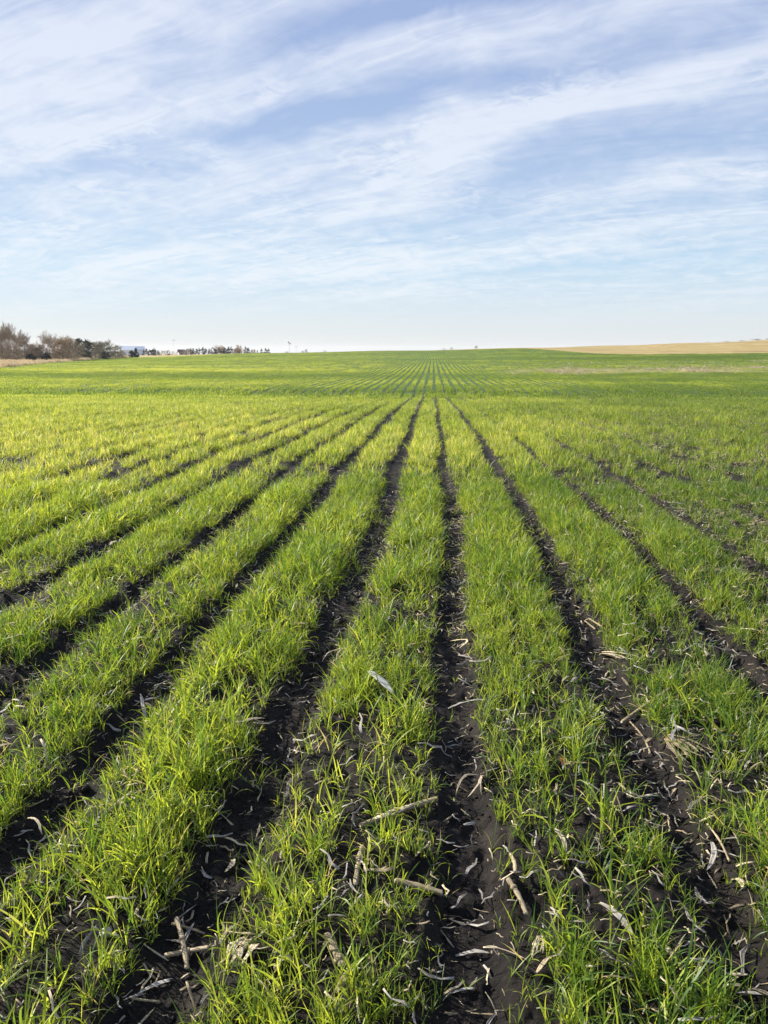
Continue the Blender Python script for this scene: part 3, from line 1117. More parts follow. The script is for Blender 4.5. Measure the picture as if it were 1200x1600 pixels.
husk('frayed stalk shreds standing at the furrow edge lower right of centre', 846, 1470, 836, 1512, .012, 6, .10, .006, .01, None, 'stalk shreds', 'stalk_shreds')
husk('flattened mat of brown straw right of the right furrow', 1040, 1165, 1100, 1200, .028, 12, .42, .010, .006, M_STALK, 'straw mat', 'straw_mat')
leaf('rusty orange leaf scrap in grass between the central and right furrows', 874, 1196, 879, 1212, .020, .006, .1, .03, None, M_RUST)
leaf('grey forked leaf leaning beside the far right furrow', 1112, 1322, 1106, 1352, .018, .012, .1, .014, .02, M_GREYLEAF)
leaf('cream leaf lying beside the far right furrow near the picture edge', 1142, 1372, 1158, 1396, .018, .008, .2)
stalk('thin brown stick lying beside the far right furrow', 1104, 1298, 1138, 1352, .0045, .5, M_STALK, .004, .1)
leaf('bright white scrap deep in the left green bands', 172, 853, 186, 849, .030, .01, .1, .05)
leaf('white narrow leaf lying in the grass near the left picture edge', 44, 1286, 66, 1310, .010, .015, .1, .04)
stalk('thin pale stem lying over the bare soil at the left picture edge', 8, 1368, 70, 1346, .004, None, None, .004, .06)
leaf('long brown leaf half buried in the central furrow', 700, 1104, 762, 1098, .012, .004, .08, .012, None, M_GREYLEAF)
leaf('white curled leaf in the central furrow by the grass edge', 704, 994, 718, 1012, .014, .02, .4, .02)
leaf('narrow grey leaf lying crosswise in the central furrow', 712, 1480, 768, 1478, .011, .004, .03, .006, None, M_GREYLEAF)

# pebble in the lower left grass
bm = bmesh.new()
bmesh.ops.create_icosphere(bm, subdivisions=3, radius=1)
for v_ in bm.verts:
    v_.co *= 1 + .10 * math.sin(v_.co.x * 3.1 + 1) + .06 * math.cos(v_.co.y * 4.3)
    v_.co.x *= .019; v_.co.y *= .015; v_.co.z *= .014
me_ = bpy.data.meshes.new('pebble')
bm.to_mesh(me_); bm.free()
for p_ in me_.polygons:
    p_.use_smooth = True
me_.materials.append(M_STONE)
peb = bpy.data.objects.new('pebble', me_)
COL.objects.link(peb)
peb.location = at_px(166, 1466) + Vector((0, 0, .012))
tag(peb, 'round pale pebble in the grass at the lower left', 'pebble')

# ---- repeated scraps
def scrap_proto(kind, k):
    r = np.random.default_rng(100 + k)
    if kind == 'leaf_scrap':
        L = r.uniform(.03, .085)
        pts = [Vector((t * L - L / 2, .003 * math.sin(3 * t + k), .003 + .006 * math.sin(math.pi * t) * (.1 + .1 * k))) for t in np.linspace(0, 1, 8)]
        ww = r.uniform(.0035, .012)
        w = [ww * x for x in (.5, .8, 1, 1, .9, .7, .45, .1)]
        v_, f_ = ribbon_arrays(pts, w, fold=r.uniform(.1, .7), r=r)
        return new_mesh(kind, v_, f_, (M_HUSK, M_GREYLEAF, M_STALK)[k % 3], True)
    L = r.uniform(.03, .08)
    pts = [Vector((t * L - L / 2, .004 * math.sin(2 * t + k), .004)) for t in np.linspace(0, 1, 6)]
    v_, f_ = tube_arrays(pts, [r.uniform(.0018, .0042)] * 6, 7, .75, True, r)
    return new_mesh(kind, v_, f_, M_STALK, True)


PL = [scrap_proto('leaf_scrap', k) for k in range(8)]
PC = [scrap_proto('stalk_chip', k) for k in range(5)]
used_l, used_c = [False] * 8, [False] * 5


def scatter_scraps(count, kind):
    protos, used = (PL, used_l) if kind == 'leaf' else (PC, used_c)
    done = 0
    while done < count:
        yv = 1.3 + 7.5 * rs.random() ** 1.5
        if rs.random() < .30:       # trash gathers on the right of the middle furrow
            yv = rs.uniform(3.6, 7.0)
            xv = float(track_x(1, yv)) + rs.normal(.09, .06)
        else:
            xv = rs.uniform(-.60 * yv - .2, .48 * yv + .2)
        d_, w_, p_ = row_info(np.array([xv]), np.array([yv]))
        furrow = float(smooth(w_ * 1.6, w_ * .7, d_)[0])
        gap = 1 - float(bare_spots(np.array([xv]), np.array([yv]))[0])
        right = float(np.clip(xv, 0, 2) / 2)
        if rs.random() > .06 + .45 * furrow + .8 * gap + .3 * right:
            continue
        q = int(rs.integers(0, len(protos)))
        if used[q]:
            o = protos[q].copy()
            COL.objects.link(o)
        else:
            o = protos[q]
            used[q] = True
        o.location = (xv, yv, gz(xv, yv) + .003 + (0 if furrow > .3 else rs.uniform(.0, .03)))
        o.rotation_euler = (rs.normal() * .25, rs.normal() * .25, rs.uniform(0, 6.28))
        sc__ = rs.uniform(.7, 1.35)
        o.scale = (sc__, sc__, sc__)
        if kind == 'leaf':
            tag(o, 'little pale scrap of dry corn leaf scattered over the near rows', 'leaf scrap', 'scraps of dry corn leaf on the soil')
        else:
            tag(o, 'thin short chip of dry corn stalk scattered over the near rows', 'stalk chip', 'chips of corn stalk on the soil')
        done += 1


scatter_scraps(270, 'leaf')
scatter_scraps(150, 'chip')
for q in range(8):
    if not used_l[q]:
        bpy.data.objects.remove(PL[q])
for q in range(5):
    if not used_c[q]:
        bpy.data.objects.remove(PC[q])

# ---- uncountable chaff and soil crumbs
CHAFF = bpy.data.collections.new('chaff_kinds')
for k in range(6):
    r = np.random.default_rng(300 + k)
    L = r.uniform(.012, .055)
    pts = [Vector((t * L - L / 2, .0025 * r.normal(), .002 + .003 * abs(r.normal()))) for t in np.linspace(0, 1, 4)]
    v_, f_ = ribbon_arrays(pts, [r.uniform(.0015, .006) * q_ for q_ in (.7, 1.1, .9, .5)], fold=.3, r=r)
    new_mesh('c%d' % k, v_, f_, (M_HUSK, M_STALK, M_GREYLEAF)[k % 3], True, col=CHAFF)
for k in range(6, 9):    # bigger ragged pieces for the middle distance
    r = np.random.default_rng(300 + k)
    prts = []
    for q in range(9):
        L = r.uniform(.03, .14)
        an = r.uniform(0, 6.28)
        c_ = Vector((r.normal() * .06, r.normal() * .06, .012))
        d_ = Vector((math.cos(an), math.sin(an), r.uniform(-.1, .3)))
        prts.append(ribbon_arrays([c_ + d_ * (L * t) + Vector((0, 0, .02 * math.sin(3.1 * t))) for t in np.linspace(0, 1, 5)], [r.uniform(.005, .016)] * 4 + [.004], fold=.3, r=r))
    v_, f_ = join_arrays(prts)
    new_mesh('c%d' % k, v_, f_, (M_HUSK, M_STALK, M_STALK)[k % 3], True, col=CHAFF)


def scatter_object(name, label, cat, x, y, z, rot, scl, idx, coll):
    o = new_mesh(name, np.stack([x, y, z], -1), np.zeros((0, 4), np.int32), None)
    for an, typ, arr, fld in (('rotv', 'FLOAT_VECTOR', rot, 'vector'), ('scl', 'FLOAT', scl, 'value'), ('idx', 'INT', idx, 'value')):
        at = o.data.attributes.new(an, typ, 'POINT')
        at.data.foreach_set(fld, np.ascontiguousarray(arr.astype(np.int32 if typ == 'INT' else np.float32)).ravel())
    tag(o, label, cat, kind='stuff')
    scatter_nodes(o, coll)
    return o


x1, y1 = wedge(560, .5, 9, .6, -.7, .6)
d_, w_, _p = row_info(x1, y1)
kp = rng.random(len(x1)) < (.42 + .25 * smooth(0, 1, x1) + .40 * smooth(w_ * 1.7, w_ * .8, d_) * smooth(.35, .6, fbm(x1 * 4, y1 * 3, 201, 3)) + .7 * (1 - bare_spots(x1, y1)))
x1, y1 = x1[kp], y1[kp]
n1 = len(x1)
x2, y2 = wedge(36, 4, 60, .6, -.7, .6)
kp = rng.random(len(x2)) < (.15 + 1.1 * thin_patch(x2, y2) + .16 * smooth(-.1, .3, x2 / y2) + .5 * smooth(.10, .03, np.abs(x2 - track_x(1, y2) - .06)) * smooth(16, 8, y2)) * smooth(60, 25, y2)
x2, y2 = x2[kp], y2[kp]
x3, y3 = wedge(3.0, 80, 165, .6, -.1, .6)
kp = rng.random(len(x3)) < thin_patch(x3, y3) ** 1.5 * smooth(.40, .62, fbm(x3 * .25, y3 * .05, 220, 3)) * .8
x3, y3 = x3[kp], y3[kp]
n2, n3 = len(x2), len(x3)
xa, ya = np.concatenate([x1, x2, x3]), np.concatenate([y1, y2, y3])
na = len(xa)
scatter_object('corn_chaff', 'fine pale corn chaff strewn over the soil', 'chaff', xa, ya, ground_z(xa, ya) + .002 + np.concatenate([smooth(.10, .16, row_info(x1, y1)[0]) * rng.random(n1) ** 2 * .07, np.full(n2, .03), np.full(n3, .06)]),
               np.stack([rng.normal(0, .25, na), rng.normal(0, .25, na), rng.random(na) * 6.28], -1),
               np.concatenate([np.clip(rng.lognormal(.02, .45, n1), .4, 2.8), rng.uniform(.22, .75, n2) * np.interp(y2, [5, 25, 50], [.75, 1.2, 1.6]), rng.uniform(2.0, 4.2, n3)]),
               np.concatenate([rng.integers(0, 6, n1), rng.integers(6, 9, n2), np.full(n3, 6)]), CHAFF)

CRUMB = bpy.data.collections.new('crumb_kinds')
M_CRUMB = simple_mat('soil_crumb', (.024, .018, .015), (.008, .006, .0055), 120, .9, 0, .6)
for k in range(4):
    bm = bmesh.new()
    bmesh.ops.create_icosphere(bm, subdivisions=2, radius=.01)
    r = random.Random(k)
    for v_ in bm.verts:
        v_.co *= r.uniform(.72, 1.2)
        v_.co.z *= .7
    me_ = bpy.data.meshes.new('b%d' % k)
    bm.to_mesh(me_); bm.free()
    me_.materials.append(M_CRUMB)
    CRUMB.objects.link(bpy.data.objects.new('b%d' % k, me_))
xc, yc_ = wedge(1500, .6, 7.5, .4, -.68, .56)
d_, w_, _p = row_info(xc, yc_)
kp = rng.random(len(xc)) < (.12 + .75 * smooth(w_ * 2.2, w_ * .6, d_) * smooth(.3, .6, fbm(xc * 5, yc_ * 3, 211, 3)))
xc, yc_ = xc[kp], yc_[kp]
nc = len(xc)
scatter_object('soil_crumbs', 'dark crumbs of soil in the bare furrows', 'soil', xc, yc_, ground_z(xc, yc_) + .001, rng.random((nc, 3)) * 6.28, np.clip(rng.lognormal(-.75, .5, nc), .15, 1.9), rng.integers(0, 4, nc), CRUMB)

# ------------------------------------------------------------------ far things
def at_far(px, dist):
    d = pix_dir(px, 545)
    k = dist / math.hypot(d.x, d.y)
    x, y = d.x * k, d.y * k
    return Vector((x, y, gz(x, y)))


def bare_tree_arrays(seed, h, spread=.45, levels=4, twig_w=.03, trunk_r=.18, upright=.5, dens=1.0, low=.22):
    """trunk tube and a crown of real branches and twigs"""
    r = np.random.default_rng(seed)
    trunkp = [Vector((0, 0, -.3))]
    p = Vector((0, 0, 0))
    for i in range(6):
        trunkp.append(p.copy())
        p = p + Vector((r.normal() * .03 * h, r.normal() * .03 * h, h * .11))
    rads = [trunk_r * (1 - .11 * i) for i in range(7)]
    tv, tf = tube_arrays(trunkp, rads, 7, 1, True)
    V, F = [], []

    def seg(a, b, ra, rb, sides):
        v_, f_ = tube_arrays([a, b], [ra, rb], sides, 1, False)
        o_ = len(V)
        V.extend(v_)
        F.extend([tuple(k + o_ for k in q) for q in f_])

    def grow(p, d, L, rad, lv):
        n = 3
        q = p.copy()
        dd = d.copy()
        for i in range(n):
            dd = (dd + Vector(r.normal(0, .16, 3)) + Vector((0, 0, .10 * upright))).normalized()
            q2 = q + dd * (L / n)
            seg(q, q2, rad * (1 - .22 * i), rad * (1 - .22 * (i + 1)), 4 if lv < 2 else 3)
            if lv < levels:
                for c_ in range(int(r.integers(1, 3)) if lv < levels - 1 else max(1, int(round(r.uniform(2, 4) * dens)))):
                    side = Vector(r.normal(0, 1, 3))
                    side = (side - dd * side.dot(dd)).normalized()
                    nd = (dd * (1 - spread) + side * spread + Vector((0, 0, .15 * upright))).normalized()
                    grow(q2 if r.random() < .6 else q.lerp(q2, r.random()), nd, L * r.uniform(.50, .75), max(twig_w * .5, rad * .5), lv + 1)
            q = q2
    for i in range(int(9 * (dens ** .5))):
        t = low + (1 - low) * (i / 9) ** .8
        k = min(5, int(t * 6))
        p0 = trunkp[1 + min(k, 5)].copy()
        an = i * 2.4 + r.normal() * .3
        out = Vector((math.cos(an), math.sin(an), upright * (.6 + t)))
        grow(p0, out.normalized(), h * r.uniform(.24, .36) * (1.1 - .35 * t), trunk_r * .42, 1)
    return (tv, tf), (V, F)


def make_bare(name, label, cat, seed, h, width, mat, loc, group=None, **kw):
    (tv, tf), (cv, cf) = bare_tree_arrays(seed, 10.0, **kw)
    cv = np.array(cv); tv = np.array(tv)
    hi = np.quantile(cv[:, 2], .995)
    wd = 2 * np.quantile(np.hypot(cv[:, 0], cv[:, 1]), .93)
    S = np.array([width / wd, width / wd, h / hi])
    root = empty(name, loc)
    tag(root, label, cat, group)
    new_mesh('trunk', tv * S, tf, M_BARK, True, parent=root)
    new_mesh('crown', cv * S, cf, mat, False, parent=root)
    return root


def needle_arrays(seed, shape, h, w, n=900, leaf_s=.30):
    """evergreen crown as many small leaf faces in clumps through its volume"""
    r = np.random.default_rng(seed)
    cl = []
    for q in range(int(n / 18)):
        t = r.random()
        if shape == 'cedar':
            z = .05 + .95 * t
            rad = (1 - t) ** .75 * .5 + .03
        elif shape == 'pine':
            z = .30 + .70 * t
            rad = .5 * math.sin(math.pi * min(1, .18 + .75 * t)) * (.7 + .5 * r.random())
        else:
            z = .05 + .90 * t
            rad = .5 * math.sqrt(max(0, 1 - (t * 1.7 - .7) ** 2)) if t > .41 else .5 * (.75 + .6 * t)
        an = r.random() * 6.28
        k = r.random() ** .5
        cl.append((math.cos(an) * rad * k * w, math.sin(an) * rad * k * w, z * h))
    V, F = [], []
    for c_ in cl:
        cs_ = .10 * w + .04 * h
        for m in range(18):
            p = Vector(c_) + Vector(r.normal(0, cs_ * .45, 3))
            a = Vector(r.normal(0, 1, 3)).normalized()
            b = a.cross(Vector(r.normal(0, 1, 3))).normalized()
            s1, s2 = leaf_s * r.uniform(.5, 1.2), leaf_s * r.uniform(.25, .6)
            o_ = len(V)
            V += [tuple(p - a * s1), tuple(p + b * s2), tuple(p + a * s1), tuple(p - b * s2)]
            F.append((o_, o_ + 1, o_ + 2, o_ + 3))
    return V, F


def make_evergreen(name, label, cat, seed, shape, h, w, mat, loc, group=None, n=900, leaf_s=.3, limbs=True):
    root = empty(name, loc)
    tag(root, label, cat, group)
    r = np.random.default_rng(seed)
    prts = [tube_arrays([(0, 0, -.3), (.02 * h, 0, h * .4), (-.01 * h, .01 * h, h * .92)], [.025 * h, .018 * h, .004 * h], 6, 1, True)]
    if limbs:
        for q in range(7):
            an = q * 2.4
            z = h * (.3 + .08 * q)
            prts.append(tube_arrays([(0, 0, z), (math.cos(an) * w * .2, math.sin(an) * w * .2, z + h * .05), (math.cos(an) * w * .38, math.sin(an) * w * .38, z + h * .12)], [.009 * h, .006 * h, .003 * h], 4, 1, True))
    v_, f_ = join_arrays(prts)
    new_mesh('trunk', v_, f_, M_BARK, True, parent=root)
    v_, f_ = needle_arrays(seed, shape, h, w, n, leaf_s)
    new_mesh('crown', v_, f_, mat, False, parent=root)
    return root


def mpp(dist):        # metres per photo pixel at that distance
    return dist / FPX


# left shelter belt: bare trees (px, distance, top height px, width px, twig material, label)
BELT = [
    (-22, 236, 46, 34, M_TWIG, 'tall bare grey tree cut by the left picture edge'),
    (4, 232, 47, 26, M_TWIG, 'bare grey tree second from the left picture edge'),
    (22, 238, 52, 30, M_TWIG, 'tallest bare grey tree of the shelter belt at far left'),
    (37, 244, 42, 22, M_TWIG, 'narrow bare tree at the right end of the tall grey group'),
    (52, 250, 20, 22, M_TWIG_RED, 'low purplish bare thicket in the dip of the shelter belt'),
    (64, 250, 24, 20, M_TWIG, 'low grey bare tree left of the round thin crown'),
    (78, 262, 40, 26, M_TWIG, 'thin round topped bare tree standing behind the reddish one'),
    (96, 256, 34, 30, M_TWIG_RED, 'broad reddish brown bare tree in the shelter belt'),
    (111, 268, 31, 22, M_TWIG_RED, 'smaller reddish bare tree against the broad one'),
    (98, 246, 16, 22, M_TWIG_TAN, 'low tan bush in front of the reddish trees'),
    (-6, 250, 42, 24, M_TWIG, 'bare grey brown tree behind the first two at the left picture edge'),
    (13, 252, 44, 24, M_TWIG, 'bare grey brown tree filling the gap left of the tallest one'),
    (30, 256, 38, 22, M_TWIG, 'bare grey brown tree right behind the tallest one'),
    (45, 258, 27, 20, M_TWIG, 'lower bare tree sloping down from the tall grey group'),
    (58, 262, 19, 18, M_TWIG_RED, 'short reddish bare tree in the dip of the shelter belt'),
    (88, 268, 31, 24, M_TWIG, 'grey bare tree just left of the broad reddish one'),
    (104, 272, 33, 24, M_TWIG_RED, 'reddish bare tree filling the top of the reddish clump'),
    (119, 290, 27, 20, M_TWIG_OLIVE, 'olive brown bare tree left of the dark pines'),
    (157, 325, 24, 20, M_TWIG_OLIVE, 'olive budding tree between the pale trunked one and the broad one'),
    (149, 315, 25, 18, M_TWIG_OLIVE, 'olive budding tree with a pale trunk beside the pines'),
    (166, 322, 26, 26, M_TWIG_OLIVE, 'broad olive budding tree right of the pale trunked one'),
    (178, 335, 19, 20, M_TWIG_OLIVE, 'low olive tree at the right end of the shelter belt'),
    (188, 345, 11, 14, M_TWIG_RED, 'low purplish bush right of the olive trees'),
]
for k, (px, dist, hp, wp, mt, lab) in enumerate(BELT):
    q = mpp(dist)
    red = mt in (M_TWIG_RED, M_TWIG_OLIVE, M_TWIG_TAN)
    make_bare('bare_tree' if hp > 18 else 'bare_bush', lab, 'tree' if hp > 18 else 'bush', 400 + k, hp * q * .98, wp * q * 1.18, mt, at_far(px, dist), 'trees of the shelter belt on the left',
              levels=4, twig_w=.034 if not red else .048, dens=2.1 if red else 1.9, upright=.55 if not red else .40, low=.05 if red else .12, spread=.52)
# undergrowth thicket at the foot of the belt
tb = [make_bare('thicket_bush', None, None, 470 + k, 4.0, 5.0, M_TWIG, (0, 0, 0), levels=3, twig_w=.09, dens=2.2, low=.02, trunk_r=.10, spread=.5) for k in range(3)]
rt = random.Random(9)
for k in range(34):
    px = -30 + k * 6.6
    o = tb[k] if k < 3 else copy_tree(tb[k % 3])
    dist = float(np.interp(px, [-30, 60, 110, 195], [243, 252, 285, 345])) + rt.uniform(-6, 8)
    o.location = at_far(px, dist)
    s_ = mpp(dist) * float(np.interp(px, [-30, 40, 60, 100, 180, 195], [20, 17, 15, 14, 11, 8])) * rt.uniform(.8, 1.2) / 4.0
    o.scale = (s_ * 1.1, s_ * 1.1, s_)
    o.rotation_euler = (0, 0, rt.uniform(0, 6.28))
    tag(o, 'purplish grey leafless thicket bush at the foot of the left shelter belt', 'bush', 'thicket at the foot of the shelter belt')
make_evergreen('pine_tree', 'dark pine with open crown in the middle of the shelter belt', 'tree', 501, 'pine', 27 * mpp(305), 17 * mpp(305), M_NEEDLE2, at_far(124, 305), None, 900, .45)
make_evergreen('pine_tree', 'dark gappy pine right of the first pine in the shelter belt', 'tree', 502, 'pine', 26 * mpp(310), 16 * mpp(310), M_NEEDLE2, at_far(137, 310), None, 700, .42)
make_evergreen('cedar_bush', 'squat dark evergreen bush at the foot of the tall bare trees', 'bush', 503, 'bush', 10 * mpp(228), 13 * mpp(228), M_NEEDLE, at_far(47, 228), None, 900, .3, False)
make_evergreen('cedar_bush', 'black green evergreen bush standing alone left of the reddish tree', 'bush', 504, 'bush', 12 * mpp(226), 12 * mpp(226), M_NEEDLE, at_far(71, 226), None, 900, .3, False)
make_evergreen('cedar_tree', 'dark cedar in front of the haze blue sheds, the left of two', 'tree', 505, 'bush', 10 * mpp(350), 9 * mpp(350), M_NEEDLE, at_far(205, 350), None, 700, .35, False)
make_evergreen('cedar_tree', 'dark cedar in front of the haze blue sheds, the right of two', 'tree', 506, 'cedar', 12 * mpp(352), 9 * mpp(352), M_NEEDLE, at_far(212, 352), None, 700, .35, False)
make_evergreen('evergreen_shrub', 'dark undergrowth shrub below the pines', 'bush', 507, 'bush', 13 * mpp(300), 20 * mpp(300), M_NEEDLE2, at_far(130, 300), None, 900, .4, False)
make_evergreen('evergreen_shrub', 'dark undergrowth shrub below the broad olive tree', 'bush', 508, 'bush', 9 * mpp(318), 16 * mpp(318), M_NEEDLE2, at_far(162, 318), None, 900, .4, False)

# far windbreak beyond the crest
cedars = [make_evergreen('windbreak_tree', None, None, 520 + k, 'cedar' if k != 1 else 'bush', 6.0, 4.2, M_NEEDLE, (0, 0, 0), None, 360, .5, False) for k in range(4)]
first = [True] * 4
rw = random.Random(5)
FAR = [(224, 7), (228, 8), (233, 7), (241, 9), (246, 7), (262, 6)] + [(292 + 5 * i, 7 + (i % 3)) for i in range(17)] + [(346 - 3, 9), (350, 10), (356, 9), (371, 9), (376, 7), (384, 9), (388, 7), (393, 5), (398, 5), (402, 4), (409, 6), (415, 7), (420, 6)]
for (px, hp) in FAR:
    k = rw.randrange(4)
    if first[k]:
        o = cedars[k]; first[k] = False
    else:
        o = copy_tree(cedars[k])
    dist = 600 + rw.uniform(-15, 15)
    o.location = at_far(px + rw.uniform(-.8, .8), dist)
    s_ = (hp + 1.2) * mpp(dist) / 6.0
    o.scale = (s_ * rw.uniform(.9, 1.3), s_ * 1.1, s_)
    o.rotation_euler = (0, 0, rw.uniform(0, 6))
    tag(o, 'small dark evergreen in the windbreak on the horizon left of centre', 'tree', 'evergreens of the far windbreak')
bt = make_bare('distant_bare_tree', None, None, 560, 5.5, 5.5, M_TWIG_RED, (0, 0, 0), levels=3, twig_w=.12, dens=1.5, low=.1)
bfirst = True
for (px, hp) in [(252, 7), (257, 7), (269, 6), (276, 5), (288, 7), (295, 9), (340, 12), (345, 13), (363, 6), (368, 9), (374, 13), (381, 7), (396, 6)]:
    o = bt if bfirst else copy_tree(bt)
    bfirst = False
    dist = 590 + rw.uniform(-12, 12)
    o.location = at_far(px, dist)
    s_ = hp * mpp(dist) / 5.5
    o.scale = (s_, s_, s_)
    o.rotation_euler = (0, 0, rw.uniform(0, 6))
    tag(o, 'brownish leafless tree among the evergreens on the horizon left of centre', 'tree', 'bare trees of the far windbreak')

# single shrubs peeping over the crest
for k, (px, dist, hp, wp, lab) in enumerate([
        (449, 335, 4, 7, 'tiny bush on the crest below the two headed pole'), (472, 335, 5, 5, 'tiny bush on the crest left of the small bare tree'),
        (478, 338, 9, 5, 'small bare tree on the crest right of the poles'), (508, 340, 5, 5, 'lone tiny bush on the crest left of centre'),
        (694, 345, 4, 5, 'tiny bush on the skyline just right of the vanishing rows, left of two'), (705, 345, 6, 5, 'tiny bush on the skyline just right of the vanishing rows, right of two'),
        (744, 345, 8, 7, 'small green tree alone on the skyline right of centre'),
        (861, 470, 4, 4, 'speck of a bush on the skyline at the left end of the tan field'),
        (1106, 480, 3, 6, 'speck of a bush on the tan skyline, first of the row on the right'), (1133, 480, 4, 9, 'flat brown bush on the tan skyline, second of the row'),
        (1158, 480, 4, 9, 'brown bush on the tan skyline, third of the row'), (1181, 480, 6, 14, 'largest brown bush clump on the tan skyline near the right edge'), (1199, 480, 6, 8, 'brown bush on the tan skyline cut by the right edge')]):
    q = mpp(dist)
    make_bare('skyline_bush', lab, 'bush', 600 + k, (hp * (.62 if px < 800 else .42)) * q, wp * q, M_TWIG_OLIVE if px in (744, 478, 472) else M_TWIG, at_far(px, dist), None, levels=3, twig_w=.14, dens=1.6, low=.08)


# farm sheds and houses far behind the crest
def box_arrays(x0, x1, y0, y1, z0, z1):
    v_ = [(x0, y0, z0), (x1, y0, z0), (x1, y1, z0), (x0, y1, z0), (x0, y0, z1), (x1, y0, z1), (x1, y1, z1), (x0, y1, z1)]
    return v_, [(0, 3, 2, 1), (4, 5, 6, 7), (0, 1, 5, 4), (1, 2, 6, 5), (2, 3, 7, 6), (3, 0, 4, 7)]


def building(name, label, cat, px, dist, W, D, H, RH, wall, roof, rz, wins=3):
    root = empty(name, at_far(px, dist), rz)
    tag(root, label, cat)
    v_, f_ = box_arrays(-W / 2, W / 2, -D / 2, D / 2, -1.0, H)
    o_ = len(v_)
    v_ += [(-W / 2, -D / 2, H), (-W / 2, D / 2, H), (-W / 2, 0, H + RH * .97), (-W / 2 + .2, 0, H + RH * .97), (W / 2, -D / 2, H), (W / 2, D / 2, H), (W / 2, 0, H + RH * .97), (W / 2 - .2, 0, H + RH * .97)]
    f_ += [(o_, o_ + 1, o_ + 2, o_ + 3), (o_ + 4, o_ + 7, o_ + 6, o_ + 5)]
    new_mesh('wall', v_, f_, wall, False, parent=root)
    e = .4
    for s in (-1, 1):
        y0, y1 = s * (D / 2 + e), 0
        z0 = H - e * RH / (D / 2)
        vv_ = [(-W / 2 - e, y0, z0), (W / 2 + e, y0, z0), (W / 2 + e, y1, H + RH), (-W / 2 - e, y1, H + RH)]
        vv_ += [(a, b, c + .18) for a, b, c in vv_]
        new_mesh('roof', vv_, [(0, 1, 2, 3), (7, 6, 5, 4), (0, 4, 5, 1), (1, 5, 6, 2), (2, 6, 7, 3), (3, 7, 4, 0)], roof, False, parent=root)
    v_, f_ = box_arrays(-W * .12, W * .12, -D / 2 - .08, -D / 2 - .02, 0, H * .72)
    new_mesh('door', v_, f_, M_DARKGLASS if wins else M_METALROOF, False, parent=root)
    for q in range(wins):
        xw = (q - (wins - 1) / 2) * W / wins
        if abs(xw) < W * .2:
            continue
        v_, f_ = box_arrays(xw - .5, xw + .5, -D / 2 - .07, -D / 2 - .02, H * .35, H * .75)
        new_mesh('window', v_, f_, M_DARKGLASS, False, parent=root)
    return root


building('farm_shed', 'large pale metal shed tinted haze blue behind the two dark cedars, the higher one', 'shed', 198, 700, 13, 12, 4.4, 3.2, M_METAL, M_METALROOF, R(28), 0)
building('farm_shed', 'smaller pale metal shed tinted haze blue right of the large one', 'shed', 217, 705, 9, 9, 4.6, 2.8, M_METAL, M_METALROOF, R(30), 0)
building('farmhouse', 'tiny white farmhouse with dark roof on the horizon at left', 'house', 283, 585, 4.6, 4.2, 2.1, 1.7, M_WALL, M_ROOF, R(25), 2)
building('farmhouse', 'tiny whitish house among dark trees right of the haze blue sheds', 'house', 238.5, 592, 4.0, 4.0, 2.4, 1.4, M_METAL, M_ROOF, R(25), 2)


def pole(label, px, dist, hp, arms=1, rad=.06, head=False):
    q = mpp(dist)
    b = at_far(px, dist)
    top = (550 if px < 600 else 545) - hp
    H = CAM_H + (545 - top) * q - b.z
    root = empty('utility_pole', b, R(20))
    tag(root, label, 'pole')
    v_, f_ = tube_arrays([(0, 0, -.5), (0, 0, H)], [rad, rad * .7], 8, 1, True)
    new_mesh('mast', v_, f_, M_POLE, True, parent=root)
    for a_ in range(arms):
        z = H - .5 - a_ * 1.1
        v_, f_ = box_arrays(-1.2, 1.2, -.07, .07, z - .08, z + .08)
        new_mesh('crossarm', v_, f_, M_POLE, False, parent=root)
    if head:
        for (xo, zo) in ((-.5, .3), (.5, -.5)):
            v_, f_ = box_arrays(xo - .4, xo + .4, -.2, .2, H + zo - .5, H + zo + .4)
            new_mesh('head_box', v_, f_, M_POLE, False, parent=root)
    return root


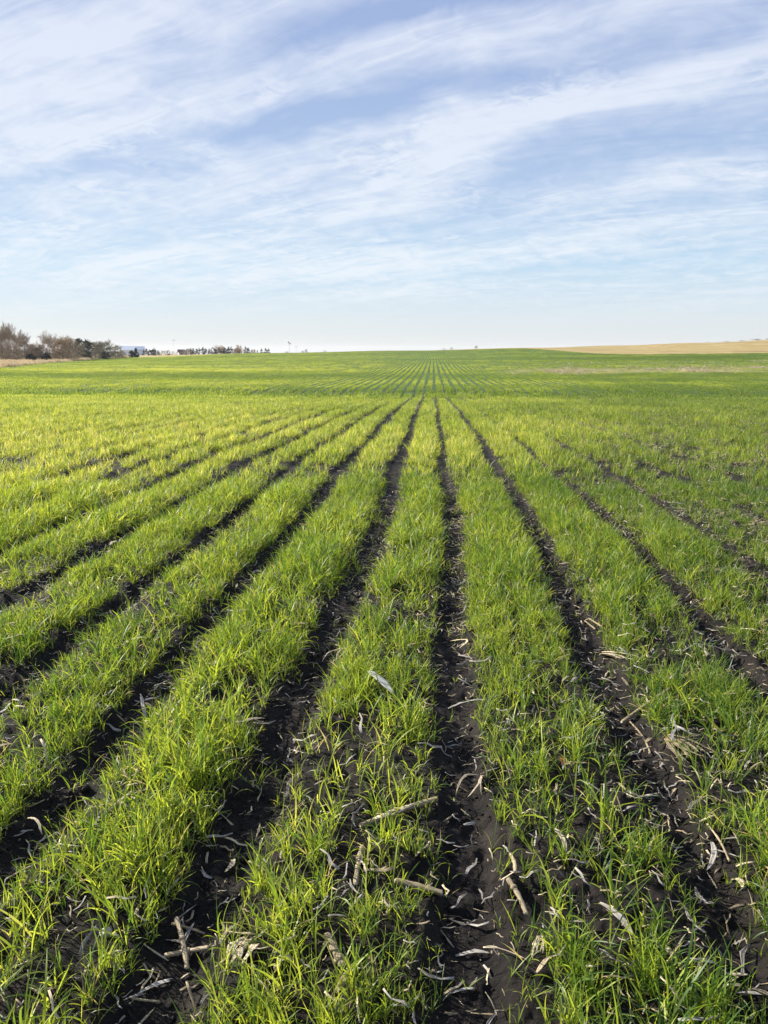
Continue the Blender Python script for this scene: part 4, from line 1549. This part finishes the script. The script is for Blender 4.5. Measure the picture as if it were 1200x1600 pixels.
pole('tall thin pole with a blocky grey head on the crest left of centre', 452, 520, 15, 0, .10, True)
pole('thin pole rising above the far windbreak left of the white farmhouse', 272, 560, 19, 1)
pole('short pale pole in front of the far windbreak, left of two', 293, 560, 6, 1, .2)
pole('short pale pole in front of the far windbreak, right of two', 303, 560, 6, 1, .2)
pole('thin pole right of the blocky headed pole on the crest', 463, 520, 10, 1)

# rough dry grass on the strip left of the crop
DG = bpy.data.collections.new('dry_grass_kinds')
r0 = np.random.default_rng(77)
for k in range(4):
    prts = []
    for q in range(46):
        v_, f_, a_, h_ = blade_arrays(r0.normal() * .35, r0.normal() * .35, r0.random() * 6.28, r0.uniform(.4, 1.0), .05, abs(r0.normal(.2, .2)), r0.uniform(.2, 1.0), 3, r0.normal())
        prts.append(([tuple(p) for p in v_], [tuple(p) for p in f_]))
    v_, f_ = join_arrays(prts)
    new_mesh('d%d' % k, v_, f_, M_DRYGRASS, True, col=DG)
ny = 9000
yd = rng.uniform(105, 345, ny)
xd = edge_left(yd) - rng.random(ny) ** 1.3 * 34 + .6
kp = (xd / yd > -.70) & (rng.random(ny) < .25 + smooth(.35, .6, fbm(xd * .12, yd * .12, 301, 3)))
xd, yd = xd[kp], yd[kp]
nd_ = len(xd)
scatter_object('dry_grass', 'tan rough grass on the strip between the crop and the trees at left', 'dry grass', xd, yd, ground_z(xd, yd) - .02,
               np.stack([np.zeros(nd_), np.zeros(nd_), rng.random(nd_) * 6.28], -1), rng.uniform(.5, 1.1, nd_) * (.6 + .9 * fbm(xd * .15, yd * .15, 305, 2)), rng.integers(0, 4, nd_), DG)

# ------------------------------------------------------------------ haze
hv, hf = box_arrays(-4000, 4000, -4000, 4000, -40, 16)
haze = new_mesh('haze', hv, hf, None, False)
hm, hn, ho = new_mat('thin_air')
pv = hn.node('ShaderNodeVolumePrincipled')
pv.inputs['Color'].default_value = (.93, .95, 1, 1)
pv.inputs['Density'].default_value = .00010
pv.inputs['Anisotropy'].default_value = .2
hn.l.new(pv.outputs[0], ho.inputs['Volume'])
haze.data.materials.append(hm)
tag(haze, 'thin pale haze over the distant fields', 'haze', kind='stuff')
scene.cycles.volume_bounces = 0
print('script done')
